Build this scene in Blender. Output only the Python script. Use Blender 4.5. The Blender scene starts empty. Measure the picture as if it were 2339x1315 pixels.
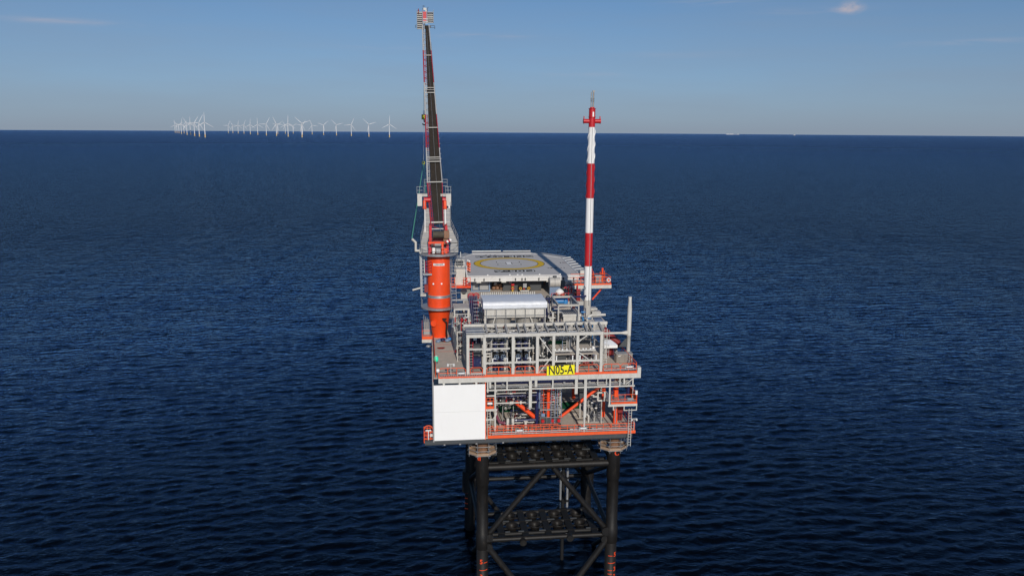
import bpy, math, random
from mathutils import Vector, Matrix
random.seed(7)
SC = bpy.context.scene
COL = SC.collection
RAD = math.radians

# ------------------------------------------------------------------ camera
CAM_POS = Vector((-6.65, -89.02, 57.31))
CAM_YAW, CAM_PITCH, CAM_ROLL = RAD(6.49), math.atan((657.5 - 295.83) / 1800), math.atan(0.0064)
_f = Vector((math.sin(CAM_YAW) * math.cos(CAM_PITCH), math.cos(CAM_YAW) * math.cos(CAM_PITCH), -math.sin(CAM_PITCH)))
_r = Vector((math.cos(CAM_YAW), -math.sin(CAM_YAW), 0))
_u = _r.cross(_f)
_R = _r * math.cos(CAM_ROLL) + _u * math.sin(CAM_ROLL)
_U = -_r * math.sin(CAM_ROLL) + _u * math.cos(CAM_ROLL)
cam = bpy.data.objects.new('camera', bpy.data.cameras.new('camera'))
COL.objects.link(cam)
M4 = Matrix((_R, _U, -_f)).transposed().to_4x4()
M4.translation = CAM_POS
cam.matrix_world = M4
cam.data.sensor_width = 36
cam.data.lens = 36 * 1800 / 2339
cam.data.clip_start = 1
cam.data.clip_end = 120000
SC.camera = cam

# ------------------------------------------------------------------ sky, sun, exposure
SUN_EL, SUN_AZ = RAD(26), RAD(2.4)        # azimuth: degrees to the right of the -Y direction, seen looking along +Y
to_sun = Vector((math.sin(SUN_AZ) * math.cos(SUN_EL), -math.cos(SUN_AZ) * math.cos(SUN_EL), math.sin(SUN_EL)))
W = bpy.data.worlds.new('World')
SC.world = W
W.use_nodes = True
wt = W.node_tree
for n in list(wt.nodes): wt.nodes.remove(n)
def wn(kind, **kw):
    n = wt.nodes.new(kind)
    for k, v in kw.items(): setattr(n, k, v)
    return n
wl = wt.links.new
w_out = wn('ShaderNodeOutputWorld'); w_bg = wn('ShaderNodeBackground')
sky = wn('ShaderNodeTexSky', sky_type='NISHITA', sun_disc=False)
sky.sun_elevation = SUN_EL
sky.sun_rotation = math.atan2(to_sun.x, to_sun.y)
sky.altitude = 0; sky.air_density = 1.0; sky.dust_density = .35; sky.ozone_density = 4.0
w_bg.inputs['Strength'].default_value = 0.085
w_co = wn('ShaderNodeTexCoord'); w_sep = wn('ShaderNodeSeparateXYZ'); w_max = wn('ShaderNodeMath', operation='MAXIMUM'); w_cmb = wn('ShaderNodeCombineXYZ')
wl(w_co.outputs['Generated'], w_sep.inputs[0])
w_ma = wn('ShaderNodeMath', operation='MULTIPLY_ADD'); wl(w_sep.outputs['Z'], w_ma.inputs[0]); w_ma.inputs[1].default_value = 1.15; w_ma.inputs[2].default_value = .075
wl(w_ma.outputs[0], w_max.inputs[0]); w_max.inputs[1].default_value = 0.06
wl(w_sep.outputs['X'], w_cmb.inputs['X']); wl(w_sep.outputs['Y'], w_cmb.inputs['Y']); wl(w_max.outputs[0], w_cmb.inputs['Z'])
wl(w_cmb.outputs[0], sky.inputs['Vector'])
# thin high streaks of cloud and one small puff, laid out by direction in the sky
def wmath(op, a, b=None, c=None):
    n = wn('ShaderNodeMath', operation=op)
    for i, v in enumerate((a, b, c)):
        if v is None: continue
        if isinstance(v, (int, float)): n.inputs[i].default_value = v
        else: wl(v, n.inputs[i])
    return n.outputs[0]
az = wmath('ARCTAN2', w_sep.outputs['X'], w_sep.outputs['Y'])
el = wmath('ARCSINE', w_sep.outputs['Z'])
def wvec(x, y, z=0.0):
    n = wn('ShaderNodeCombineXYZ')
    for i, v in enumerate((x, y, z)):
        if isinstance(v, (int, float)): n.inputs[i].default_value = v
        else: wl(v, n.inputs[i])
    return n.outputs[0]
def wnoise(vec, scale, detail=5, rough=0.6, dist=0.0):
    n = wn('ShaderNodeTexNoise'); n.inputs['Scale'].default_value = scale; n.inputs['Detail'].default_value = detail
    n.inputs['Roughness'].default_value = rough; n.inputs['Distortion'].default_value = dist
    wl(vec, n.inputs['Vector']); return n.outputs['Fac']
def wramp(v, a, b, lo=0.0, hi=1.0):
    n = wn('ShaderNodeMapRange', clamp=True)
    n.inputs['From Min'].default_value = a; n.inputs['From Max'].default_value = b
    n.inputs['To Min'].default_value = lo; n.inputs['To Max'].default_value = hi
    wl(v, n.inputs['Value']); return n.outputs[0]
def patch(a0, e0, wa, we):
    da = wmath('DIVIDE', wmath('SUBTRACT', az, a0), wa); de = wmath('DIVIDE', wmath('SUBTRACT', el, e0), we)
    return wmath('EXPONENT', wmath('MULTIPLY', wmath('ADD', wmath('MULTIPLY', da, da), wmath('MULTIPLY', de, de)), -1.0))
fine = wnoise(wvec(wmath('MULTIPLY', az, 14), wmath('MULTIPLY', el, 120)), 1.0, 6, 0.6, 0.6)
streak = None
for a0, e0, wa, we, g in ((-.395, .1094, .085, .0032, .34), (.072, .1105, .05, .0030, .30), (.36, .147, .05, .0035, .30), (.62, .094, .08, .003, .22), (.20, .066, .06, .003, .12), (.31, .088, .07, .004, .12), (.46, .134, .06, .004, .16), (-.05, .095, .06, .003, .12)):
    p = wmath('MULTIPLY', patch(a0, e0, wa, we), g)
    streak = p if streak is None else wmath('ADD', streak, p)
streak = wmath('MULTIPLY', streak, wramp(fine, 0.38, 0.72))
puffn = wnoise(wvec(wmath('MULTIPLY', az, 60), wmath('MULTIPLY', el, 90)), 1.0, 5, 0.6)
puff = wmath('MULTIPLY', wramp(wmath('ADD', patch(.5005, .1357, .0125, .0072), wmath('MULTIPLY', patch(.489, .1335, .022, .0036), .30)), 0.15, 1.0), wramp(puffn, 0.25, 0.62))
puff = wmath('MULTIPLY', puff, .8)
cloud = wmath('MINIMUM', wmath('ADD', streak, puff), 1.0)
mixc = wn('ShaderNodeMix', data_type='RGBA')
hsv = wn('ShaderNodeHueSaturation')
hsv.inputs['Saturation'].default_value = 1.12
wl(sky.outputs[0], hsv.inputs['Color'])
# the murky grey-mauve band of sea air low over the horizon
murk = wn('ShaderNodeMix', data_type='RGBA')
soft = wramp(wnoise(wvec(wmath('MULTIPLY', az, 3.2), wmath('MULTIPLY', el, 26)), 1.0, 4, .55), .3, .7, -.09, .09)
wl(wmath('MINIMUM', wmath('ADD', wmath('MULTIPLY', wmath('EXPONENT', wmath('MULTIPLY', wmath('MAXIMUM', el, 0.0), -10.0)), .92), wmath('MULTIPLY', soft, wramp(el, .0, .05))), 1.0), murk.inputs['Factor'])
wl(hsv.outputs[0], murk.inputs['A']); murk.inputs['B'].default_value = (2.85, 3.4, 4.3, 1)
wl(cloud, mixc.inputs['Factor']); wl(murk.outputs['Result'], mixc.inputs['A']); mixc.inputs['B'].default_value = (5.9, 5.2, 5.5, 1)
wl(mixc.outputs['Result'], w_bg.inputs['Color']); wl(w_bg.outputs[0], w_out.inputs['Surface'])

sun = bpy.data.objects.new('sun', bpy.data.lights.new('sun', 'SUN'))
COL.objects.link(sun)
sun.data.energy = 3.35; sun.data.angle = RAD(0.55); sun.data.color = (1.0, 0.93, 0.83)
sun.rotation_euler = to_sun.to_track_quat('Z', 'Y').to_euler()
sun.location = (0, -60, 120)
SC.view_settings.view_transform = 'Standard'; SC.view_settings.look = 'None'
SC.view_settings.exposure = 0.0; SC.view_settings.gamma = 1.0

# ------------------------------------------------------------------ mesh helpers
class MB:
    def __init__(s): s.v = []; s.f = []; s.m = []; s.cur = 0; s.sm = []
    def add(s, vs, fs, smooth=False):
        o = len(s.v); s.v += [tuple(p) for p in vs]
        for f in fs: s.f.append([i + o for i in f]); s.m.append(s.cur); s.sm.append(smooth)
        return s
    def mat(s, i): s.cur = i; return s
    def box(s, x0, x1, y0, y1, z0, z1):
        return s.add([(x, y, z) for z in (z0, z1) for y in (y0, y1) for x in (x0, x1)],
                     [(0, 2, 3, 1), (4, 5, 7, 6), (0, 1, 5, 4), (2, 6, 7, 3), (0, 4, 6, 2), (1, 3, 7, 5)])
    def cbox(s, c, d): return s.box(c[0]-d[0]/2, c[0]+d[0]/2, c[1]-d[1]/2, c[1]+d[1]/2, c[2]-d[2]/2, c[2]+d[2]/2)
    def beam(s, p, q, w, h, up=(0, 0, 1)):
        p, q = Vector(p), Vector(q); d = (q - p).normalized(); u = Vector(up)
        if abs(d.dot(u)) > .98: u = Vector((0, 1, 0))
        a = d.cross(u).normalized() * w / 2; b = a.cross(d).normalized() * h / 2
        vs = [p - a - b, p + a - b, p + a + b, p - a + b, q - a - b, q + a - b, q + a + b, q - a + b]
        return s.add(vs, [(3, 2, 1, 0), (4, 5, 6, 7), (0, 1, 5, 4), (1, 2, 6, 5), (2, 3, 7, 6), (3, 0, 4, 7)])
    def ibeam(s, p, q, w, h, t=.03, up=(0, 0, 1)):
        p, q = Vector(p), Vector(q); d = (q - p).normalized(); u = Vector(up)
        if abs(d.dot(u)) > .98: u = Vector((0, 1, 0))
        a = d.cross(u).normalized(); b = a.cross(d).normalized()
        s.beam(p + b*(h/2 - t/2), q + b*(h/2 - t/2), w, t, b); s.beam(p - b*(h/2 - t/2), q - b*(h/2 - t/2), w, t, b)
        return s.beam(p, q, t, h - 2*t, b)
    def tube(s, p, q, r, n=8, r2=None, cap=True):
        p, q = Vector(p), Vector(q); d = q - p
        if d.length < 1e-6: return s
        d.normalize(); u = Vector((0, 0, 1)) if abs(d.z) < .9 else Vector((0, 1, 0))
        a = d.cross(u).normalized(); b = d.cross(a); r2 = r if r2 is None else r2
        ring = lambda c, rr: [c + (a*math.cos(t) + b*math.sin(t))*rr for t in (2*math.pi*i/n for i in range(n))]
        s.add(ring(p, r) + ring(q, r2), [(i, (i+1) % n, n+(i+1) % n, n+i) for i in range(n)], True)
        if cap:
            s.add(ring(p, r), [tuple(range(n))[::-1]]); s.add(ring(q, r2), [tuple(range(n))])
        return s
    def path(s, pts, r, n=8):
        for a, b in zip(pts, pts[1:]): s.tube(a, b, r, n)
        for a in pts[1:-1]: s.ball(a, r*1.02, n, 5)
        return s
    def ball(s, c, r, n=10, m=6, sz=1.0):
        vs = []; fs = []
        for j in range(m + 1):
            t = math.pi*j/m
            for i in range(n):
                p = 2*math.pi*i/n
                vs.append((c[0] + r*math.sin(t)*math.cos(p), c[1] + r*math.sin(t)*math.sin(p), c[2] + r*sz*math.cos(t)))
        for j in range(m):
            for i in range(n): fs.append((j*n+i, (j+1)*n+i, (j+1)*n+(i+1) % n, j*n+(i+1) % n))
        return s.add(vs, fs, True)
    def lathe(s, c, prof, n=32, smooth=True, a0=0, a1=2*math.pi):
        full = abs(a1 - a0 - 2*math.pi) < 1e-6; k = n if full else n + 1
        vs = []; fs = []
        for r, z in prof:
            for i in range(k):
                t = a0 + (a1 - a0)*i/n; vs.append((c[0] + r*math.cos(t), c[1] + r*math.sin(t), c[2] + z))
        for j in range(len(prof) - 1):
            for i in range(n):
                i2 = (i + 1) % k; fs.append((j*k+i, j*k+i2, (j+1)*k+i2, (j+1)*k+i))
        return s.add(vs, fs, smooth)
    def torus(s, c, R, r, n=24, m=8, axis=(0, 0, 1)):
        ax = Vector(axis).normalized(); u = Vector((1, 0, 0)) if abs(ax.x) < .9 else Vector((0, 1, 0))
        a = ax.cross(u).normalized(); b = ax.cross(a); c = Vector(c); vs = []; fs = []
        for i in range(n):
            t = 2*math.pi*i/n; d = a*math.cos(t) + b*math.sin(t)
            for j in range(m):
                p = 2*math.pi*j/m; vs.append(c + d*(R + r*math.cos(p)) + ax*(r*math.sin(p)))
        for i in range(n):
            for j in range(m): fs.append((i*m+j, ((i+1) % n)*m+j, ((i+1) % n)*m+(j+1) % m, i*m+(j+1) % m))
        return s.add(vs, fs, True)
    def prism(s, pts, z0, z1):
        n = len(pts)
        return s.add([(x, y, z0) for x, y in pts] + [(x, y, z1) for x, y in pts],
                     [tuple(range(n))[::-1], tuple(range(n, 2*n))] + [(i, (i+1) % n, n+(i+1) % n, n+i) for i in range(n)])
    def prism_y(s, pts, y0, y1):
        n = len(pts)
        return s.add([(x, y0, z) for x, z in pts] + [(x, y1, z) for x, z in pts],
                     [tuple(range(n)), tuple(range(n, 2*n))[::-1]] + [(i, n+i, n+(i+1) % n, (i+1) % n) for i in range(n)])

def obj(name, mb, mat, parent=None, loc=None):
    me = bpy.data.meshes.new(name)
    off = Vector((0, 0, 0))
    if parent is not None: off = parent['_org'] if False else ORG.get(parent.name, Vector((0, 0, 0)))
    if off.length > 0: mb.v = [tuple(Vector(p) - off) for p in mb.v]
    me.from_pydata(mb.v, [], mb.f)
    mats = mat if isinstance(mat, (list, tuple)) else [mat]
    for m in mats: me.materials.append(m)
    me.polygons.foreach_set('material_index', mb.m)
    me.polygons.foreach_set('use_smooth', mb.sm)
    me.update()
    o = bpy.data.objects.new(name, me); COL.objects.link(o)
    if parent is not None:
        o.parent = parent; ORG[o.name] = off
    return o
ORG = {}
def tag(o, label, cat, group=None, kind=None):
    o['label'] = label; o['category'] = cat
    if group: o['group'] = group
    if kind: o['kind'] = kind
    return o
def thing(name, label, cat, loc=(0, 0, 0), group=None):
    o = bpy.data.objects.new(name, None); COL.objects.link(o); o.location = loc; o.empty_display_size = .3
    ORG[o.name] = Vector(loc)
    return tag(o, label, cat, group)
def single(name, mb, mat, label, cat, group=None):
    return tag(obj(name, mb, mat), label, cat, group)
def copy_tree(o, parent=None):
    c = o.copy(); COL.objects.link(c)
    if parent is not None: c.parent = parent
    for ch in o.children: copy_tree(ch, c)
    return c
_dg = None
def text_mb(body, size, depth, M, bold=0.0, align='CENTER', wrap=None):
    """lettering as solid mesh: built in XY, extruded, then placed by the matrix M"""
    cu = bpy.data.curves.new('lettering', 'FONT'); cu.body = body; cu.size = size; cu.extrude = depth / 2; cu.offset = bold
    cu.align_x = align; cu.align_y = 'CENTER'; cu.resolution_u = 3
    o = bpy.data.objects.new('lettering', cu); COL.objects.link(o)
    bpy.context.view_layer.update()
    me = bpy.data.meshes.new_from_object(o.evaluated_get(bpy.context.evaluated_depsgraph_get()))
    mb = MB()
    vs = [v.co.copy() for v in me.vertices]
    if wrap: vs = [wrap(v) for v in vs]
    mb.add([M @ v for v in vs], [tuple(p.vertices) for p in me.polygons])
    bpy.data.objects.remove(o); bpy.data.curves.remove(cu); bpy.data.meshes.remove(me)
    return mb

# ------------------------------------------------------------------ materials
MATS = {}
def paint(name, rgb, rough=.45, var=.10, scale=1.2, metal=0.0, grime=(.16, .11, .08), dirt=.12, spec=.5):
    if name in MATS: return MATS[name]
    m = bpy.data.materials.new(name); m.use_nodes = True; t = m.node_tree
    b = t.nodes['Principled BSDF']
    co = t.nodes.new('ShaderNodeTexCoord'); mp = t.nodes.new('ShaderNodeMapping'); t.links.new(co.outputs['Object'], mp.inputs[0])
    mp.inputs['Scale'].default_value = (1, 1, .35)
    n1 = t.nodes.new('ShaderNodeTexNoise'); n1.inputs['Scale'].default_value = scale; n1.inputs['Detail'].default_value = 6; n1.inputs['Roughness'].default_value = .65
    n2 = t.nodes.new('ShaderNodeTexNoise'); n2.inputs['Scale'].default_value = scale*4.5; n2.inputs['Detail'].default_value = 5
    t.links.new(mp.outputs[0], n1.inputs['Vector']); t.links.new(mp.outputs[0], n2.inputs['Vector'])
    r1 = t.nodes.new('ShaderNodeMapRange'); r1.inputs['From Min'].default_value = .3; r1.inputs['From Max'].default_value = .7
    r1.inputs['To Min'].default_value = 1 - var; r1.inputs['To Max'].default_value = 1 + var; t.links.new(n1.outputs['Fac'], r1.inputs['Value'])
    mul = t.nodes.new('ShaderNodeMix'); mul.data_type = 'RGBA'; mul.blend_type = 'MULTIPLY'; mul.inputs['Factor'].default_value = 1
    mul.inputs['A'].default_value = (*rgb, 1); t.links.new(r1.outputs[0], mul.inputs['B'])
    r2 = t.nodes.new('ShaderNodeMapRange'); r2.inputs['From Min'].default_value = .55; r2.inputs['From Max'].default_value = .8
    r2.inputs['To Min'].default_value = 0; r2.inputs['To Max'].default_value = dirt*2.2; t.links.new(n2.outputs['Fac'], r2.inputs['Value'])
    mx = t.nodes.new('ShaderNodeMix'); mx.data_type = 'RGBA'; t.links.new(r2.outputs[0], mx.inputs['Factor'])
    t.links.new(mul.outputs['Result'], mx.inputs['A']); mx.inputs['B'].default_value = (*grime, 1)
    t.links.new(mx.outputs['Result'], b.inputs['Base Color'])
    b.inputs['Roughness'].default_value = rough; b.inputs['Metallic'].default_value = metal
    b.inputs['Specular IOR Level'].default_value = spec
    MATS[name] = m; return m
GREY = paint('grey steel paint', (.44, .42, .385), .5)
PALE = paint('pale steel paint', (.54, .52, .475), .5)
BWHITE = paint('boom off white', (.44, .43, .42), .5, .1, 2)
MIDG = paint('mid grey steel', (.30, .30, .30), .5)
GALV = paint('galvanised steel', (.36, .37, .38), .45, .16, 2.5, .5)
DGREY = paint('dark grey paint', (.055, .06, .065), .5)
ORANGE = paint('orange steel paint', (.82, .070, .010), .45, .11)
ORAIL = paint('orange rail paint', (.80, .10, .02), .45, .08)
RED = paint('signal red paint', (.48, .012, .018), .4, .08)
DRED = paint('dark red primer', (.22, .02, .018), .5)
BRED = paint('boom red paint', (.34, .025, .04), .5)
WHITE = paint('white paint', (.80, .79, .77), .45, .03, dirt=.03)
PANEL = paint('white cladding', (.83, .82, .80), .5, .015, .6, dirt=.012)
BLACK = paint('black coating', (.012, .012, .0125), .55, .25, .8, grime=(.04, .035, .03), spec=.25)
JACKET = paint('black jacket coating', (.0115, .0105, .010), .5, .35, .7, grime=(.045, .036, .028), dirt=.22, spec=.25)
NAVY = paint('navy blue paint', (.012, .018, .075), .35, .12)
BLUE = paint('bright blue paint', (.03, .20, .48), .4)
SBLUE = paint('slate blue paint', (.17, .24, .36), .45)
DECK = paint('deck coating', (.50, .44, .375), .85, .14, .8, spec=.12)
GREEN = paint('green deck paint', (.012, .10, .045), .8, spec=.1)
YELLOW = paint('sign yellow', (.90, .80, .01), .45, .02, dirt=.01)
OCHRE = paint('ochre marking paint', (.66, .43, .04), .85, .1, 2, spec=.08)
HELI = paint('helideck grey', (.50, .485, .475), .9, .05, .5, dirt=.06, spec=.06)
BROWN = paint('rusty steel', (.23, .12, .07), .7, .25, 2, grime=(.3, .14, .06), dirt=.3)
WOOD = paint('scaffold boards', (.36, .245, .165), .75, .2, 2)
STAIN = paint('stainless steel', (.42, .37, .32), .35, .1, 1, .6)
BOOMD = paint('boom walkway grating', (.030, .025, .021), .85, .15, spec=.15)
ROPE = paint('greased wire rope', (.09, .075, .055), .6, .2, 4)
SILVER = paint('silver tarpaulin', (.66, .68, .72), .38, .08, 2.5, dirt=.03)
SLING = paint('green sling fibre', (.10, .42, .28), .7)
ORFAB = paint('orange coverall', (.80, .10, .02), .8, .1, 5)
SKIN = paint('skin', (.45, .26, .19), .6, .05)
FLATBLACK = paint('flat black marking', (.012, .012, .012), .95, .1, spec=.03)
LETTER = paint('black lettering', (.012, .012, .012), .5)
GUTTER = paint('gutter white', (.66, .645, .62), .5, .05)
DOCHRE = paint('dull yellow', (.42, .25, .03), .6, .1, 3)
WTUR = paint('turbine white', (.68, .68, .69), .5, .02)
# ------------------------------------------------------------------ sea (a true spherical cap, so the horizon dips as it does from 57 m)
EARTH = 7433000.0
def sea_z(x, y): return -((x*x + y*y)) / (2*EARTH)
def sea_material():
    m = bpy.data.materials.new('sea water'); m.use_nodes = True; t = m.node_tree; L = t.links.new
    for n in list(t.nodes): t.nodes.remove(n)
    out = t.nodes.new('ShaderNodeOutputMaterial'); mix = t.nodes.new('ShaderNodeMixShader')
    dif = t.nodes.new('ShaderNodeBsdfDiffuse'); glo = t.nodes.new('ShaderNodeBsdfGlossy'); fr = t.nodes.new('ShaderNodeFresnel')
    dif.inputs['Color'].default_value = (.0011, .0025, .0052, 1); glo.inputs['Color'].default_value = (.43, .61, .86, 1)
    glo.inputs['Roughness'].default_value = .09; fr.inputs['IOR'].default_value = 1.333
    pw = t.nodes.new('ShaderNodeMath'); pw.operation = 'MULTIPLY_ADD'; pw.use_clamp = True; pw.inputs[1].default_value = 1.42; pw.inputs[2].default_value = -.046; L(fr.outputs[0], pw.inputs[0]); L(pw.outputs[0], mix.inputs[0]); L(dif.outputs[0], mix.inputs[1]); L(glo.outputs[0], mix.inputs[2]); L(mix.outputs[0], out.inputs['Surface'])
    co = t.nodes.new('ShaderNodeTexCoord')
    def mapped(rot, sx, sy):
        n = t.nodes.new('ShaderNodeMapping'); n.inputs['Rotation'].default_value = (0, 0, RAD(rot)); n.inputs['Scale'].default_value = (sx, sy, 1)
        L(co.outputs['Object'], n.inputs[0]); return n.outputs[0]
    def noise(v, scale, detail, rough=.55, dist=0.0):
        n = t.nodes.new('ShaderNodeTexNoise'); n.noise_dimensions = '2D'
        n.inputs['Scale'].default_value = scale; n.inputs['Detail'].default_value = detail; n.inputs['Roughness'].default_value = rough; n.inputs['Distortion'].default_value = dist
        L(v, n.inputs['Vector']); return n.outputs['Fac']
    def math_(op, a, b_=None):
        n = t.nodes.new('ShaderNodeMath'); n.operation = op
        for i, v in enumerate((a, b_)):
            if v is None: continue
            if isinstance(v, (int, float)): n.inputs[i].default_value = v
            else: L(v, n.inputs[i])
        return n.outputs[0]
    def ridge(f): return math_('SUBTRACT', 1.0, math_('MULTIPLY', math_('ABSOLUTE', math_('SUBTRACT', f, .5)), 2.0))
    swell = noise(mapped(-14, .45, 1.0), .085, 3, .5)
    chop = ridge(noise(mapped(-20, .42, 1.0), .26, 4, .55, .35))
    chop2 = ridge(noise(mapped(24, .5, 1.0), .62, 4, .6, .3))
    rip = noise(mapped(8, .7, 1.0), 2.4, 4, .65)
    gust = noise(mapped(-10, .5, 1.0), .012, 4, .6)
    amp = t.nodes.new('ShaderNodeMapRange'); amp.inputs['From Min'].default_value = .3; amp.inputs['From Max'].default_value = .7
    amp.inputs['To Min'].default_value = .65; amp.inputs['To Max'].default_value = 1.10; L(gust, amp.inputs['Value'])
    ln = t.nodes.new('ShaderNodeVectorMath'); ln.operation = 'LENGTH'; L(co.outputs['Object'], ln.inputs[0])
    far = t.nodes.new('ShaderNodeMapRange'); far.inputs['From Min'].default_value = 60; far.inputs['From Max'].default_value = 420
    L(ln.outputs['Value'], far.inputs['Value'])
    rg = t.nodes.new('ShaderNodeMapRange'); rg.inputs['From Min'].default_value = 250; rg.inputs['From Max'].default_value = 3500; rg.inputs['To Min'].default_value = .09; rg.inputs['To Max'].default_value = .30
    L(ln.outputs['Value'], rg.inputs['Value']); L(rg.outputs[0], glo.inputs['Roughness'])
    group = noise(mapped(-9, .30, 1.0), .022, 5, .7)
    h = math_('MULTIPLY', math_('ADD', math_('ADD', math_('MULTIPLY', swell, 3.0), math_('MULTIPLY', group, 3.5)), math_('MULTIPLY', chop, 1.8)), far.outputs[0])
    h = math_('ADD', h, math_('MULTIPLY', math_('MULTIPLY', chop2, .46), math_('ADD', .25, math_('MULTIPLY', far.outputs[0], .75))))
    h = math_('ADD', h, math_('MULTIPLY', math_('MULTIPLY', rip, .075), amp.outputs[0]))
    bp = t.nodes.new('ShaderNodeBump'); bp.inputs['Strength'].default_value = 1.0; bp.inputs['Distance'].default_value = 1.0
    L(h, bp.inputs['Height'])
    for n in (dif, glo, fr): L(bp.outputs[0], n.inputs['Normal'])
    return m
def build_sea():
    import numpy as np
    rng = np.random.RandomState(11)
    c0 = (CAM_POS.x, CAM_POS.y)
    rr = [4.0, 15.0, 30.0, 45.0, 58.0]
    while rr[-1] < 760: rr.append(rr[-1] + .30*max(1.0, rr[-1]/95)**1.1)
    while rr[-1] < 42000: rr.append(rr[-1]*1.06)
    rr = np.array(rr)
    th = np.concatenate([np.arange(-42, 42, .2), np.arange(42, 318, 4.0)]) * math.pi/180 + CAM_YAW
    nt = len(th); nr = len(rr)
    Rg, Tg = np.meshgrid(rr, th, indexing='ij')
    X = c0[0] + Rg*np.sin(Tg); Y = c0[1] + Rg*np.cos(Tg)
    step = np.gradient(rr)[:, None]
    fade = np.clip((720 - Rg)/260, 0, 1) * np.clip((Rg - 40)/20, 0, 1)
    dense = (np.abs((Tg - CAM_YAW)) < RAD(42)) * 1.0
    Z = np.zeros_like(X); DX = np.zeros_like(X); DY = np.zeros_like(X)
    gust = 1 + .15*np.sin(X/47 + 1.3*np.sin(Y/61)) * np.sin(Y/39 + X/83)
    for k in range(140):
        lam = 0.75 * 5.6**(rng.rand()**1.3)
        d = rng.normal(0, .42 if lam < 3 else .24) + .05
        kv = 2*math.pi/lam; a = lam * .0034
        kx, ky = kv*math.sin(d), -kv*math.cos(d)
        w = np.clip(lam/(2.2*step) - .6, 0, 1) * fade * dense * gust
        ph = kx*X + ky*Y + rng.rand()*6.283
        sn, cs = np.sin(ph), np.cos(ph)
        Z += a*w*sn
        DX += -.35*a*w*cs*kx/kv; DY += -.35*a*w*cs*ky/kv
    Z += -(X*X + Y*Y)/(2*EARTH)
    P = np.stack([X + DX, Y + DY, Z], -1).reshape(-1, 3)
    P = np.vstack([P, [[c0[0], c0[1], 0]]])
    i = np.arange(nr - 1)[:, None]*nt; j = np.arange(nt)[None, :]; j2 = (j + 1) % nt
    q = np.stack([i + j, i + j2, i + nt + j2, i + nt + j], -1).reshape(-1, 4)
    tri = np.stack([(np.arange(nt) + 1) % nt, np.arange(nt), np.full(nt, nr*nt)], -1)
    me = bpy.data.meshes.new('sea')
    me.vertices.add(len(P)); me.vertices.foreach_set('co', P.astype(np.float32).ravel())
    nl = q.size + tri.size
    me.loops.add(nl); me.loops.foreach_set('vertex_index', np.concatenate([q.ravel(), tri.ravel()]).astype(np.int32))
    npoly = len(q) + len(tri); me.polygons.add(npoly)
    st = np.concatenate([np.arange(len(q))*4, q.size + np.arange(len(tri))*3]).astype(np.int32)
    me.polygons.foreach_set('loop_start', st)
    me.update(calc_edges=True); me.validate()
    me.polygons.foreach_set('use_smooth', np.ones(len(me.polygons), dtype=bool))
    me.materials.append(sea_material())
    o = bpy.data.objects.new('sea', me); COL.objects.link(o)
    o['kind'] = 'structure'; o['label'] = 'dark blue open sea with short choppy waves'
build_sea()
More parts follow.
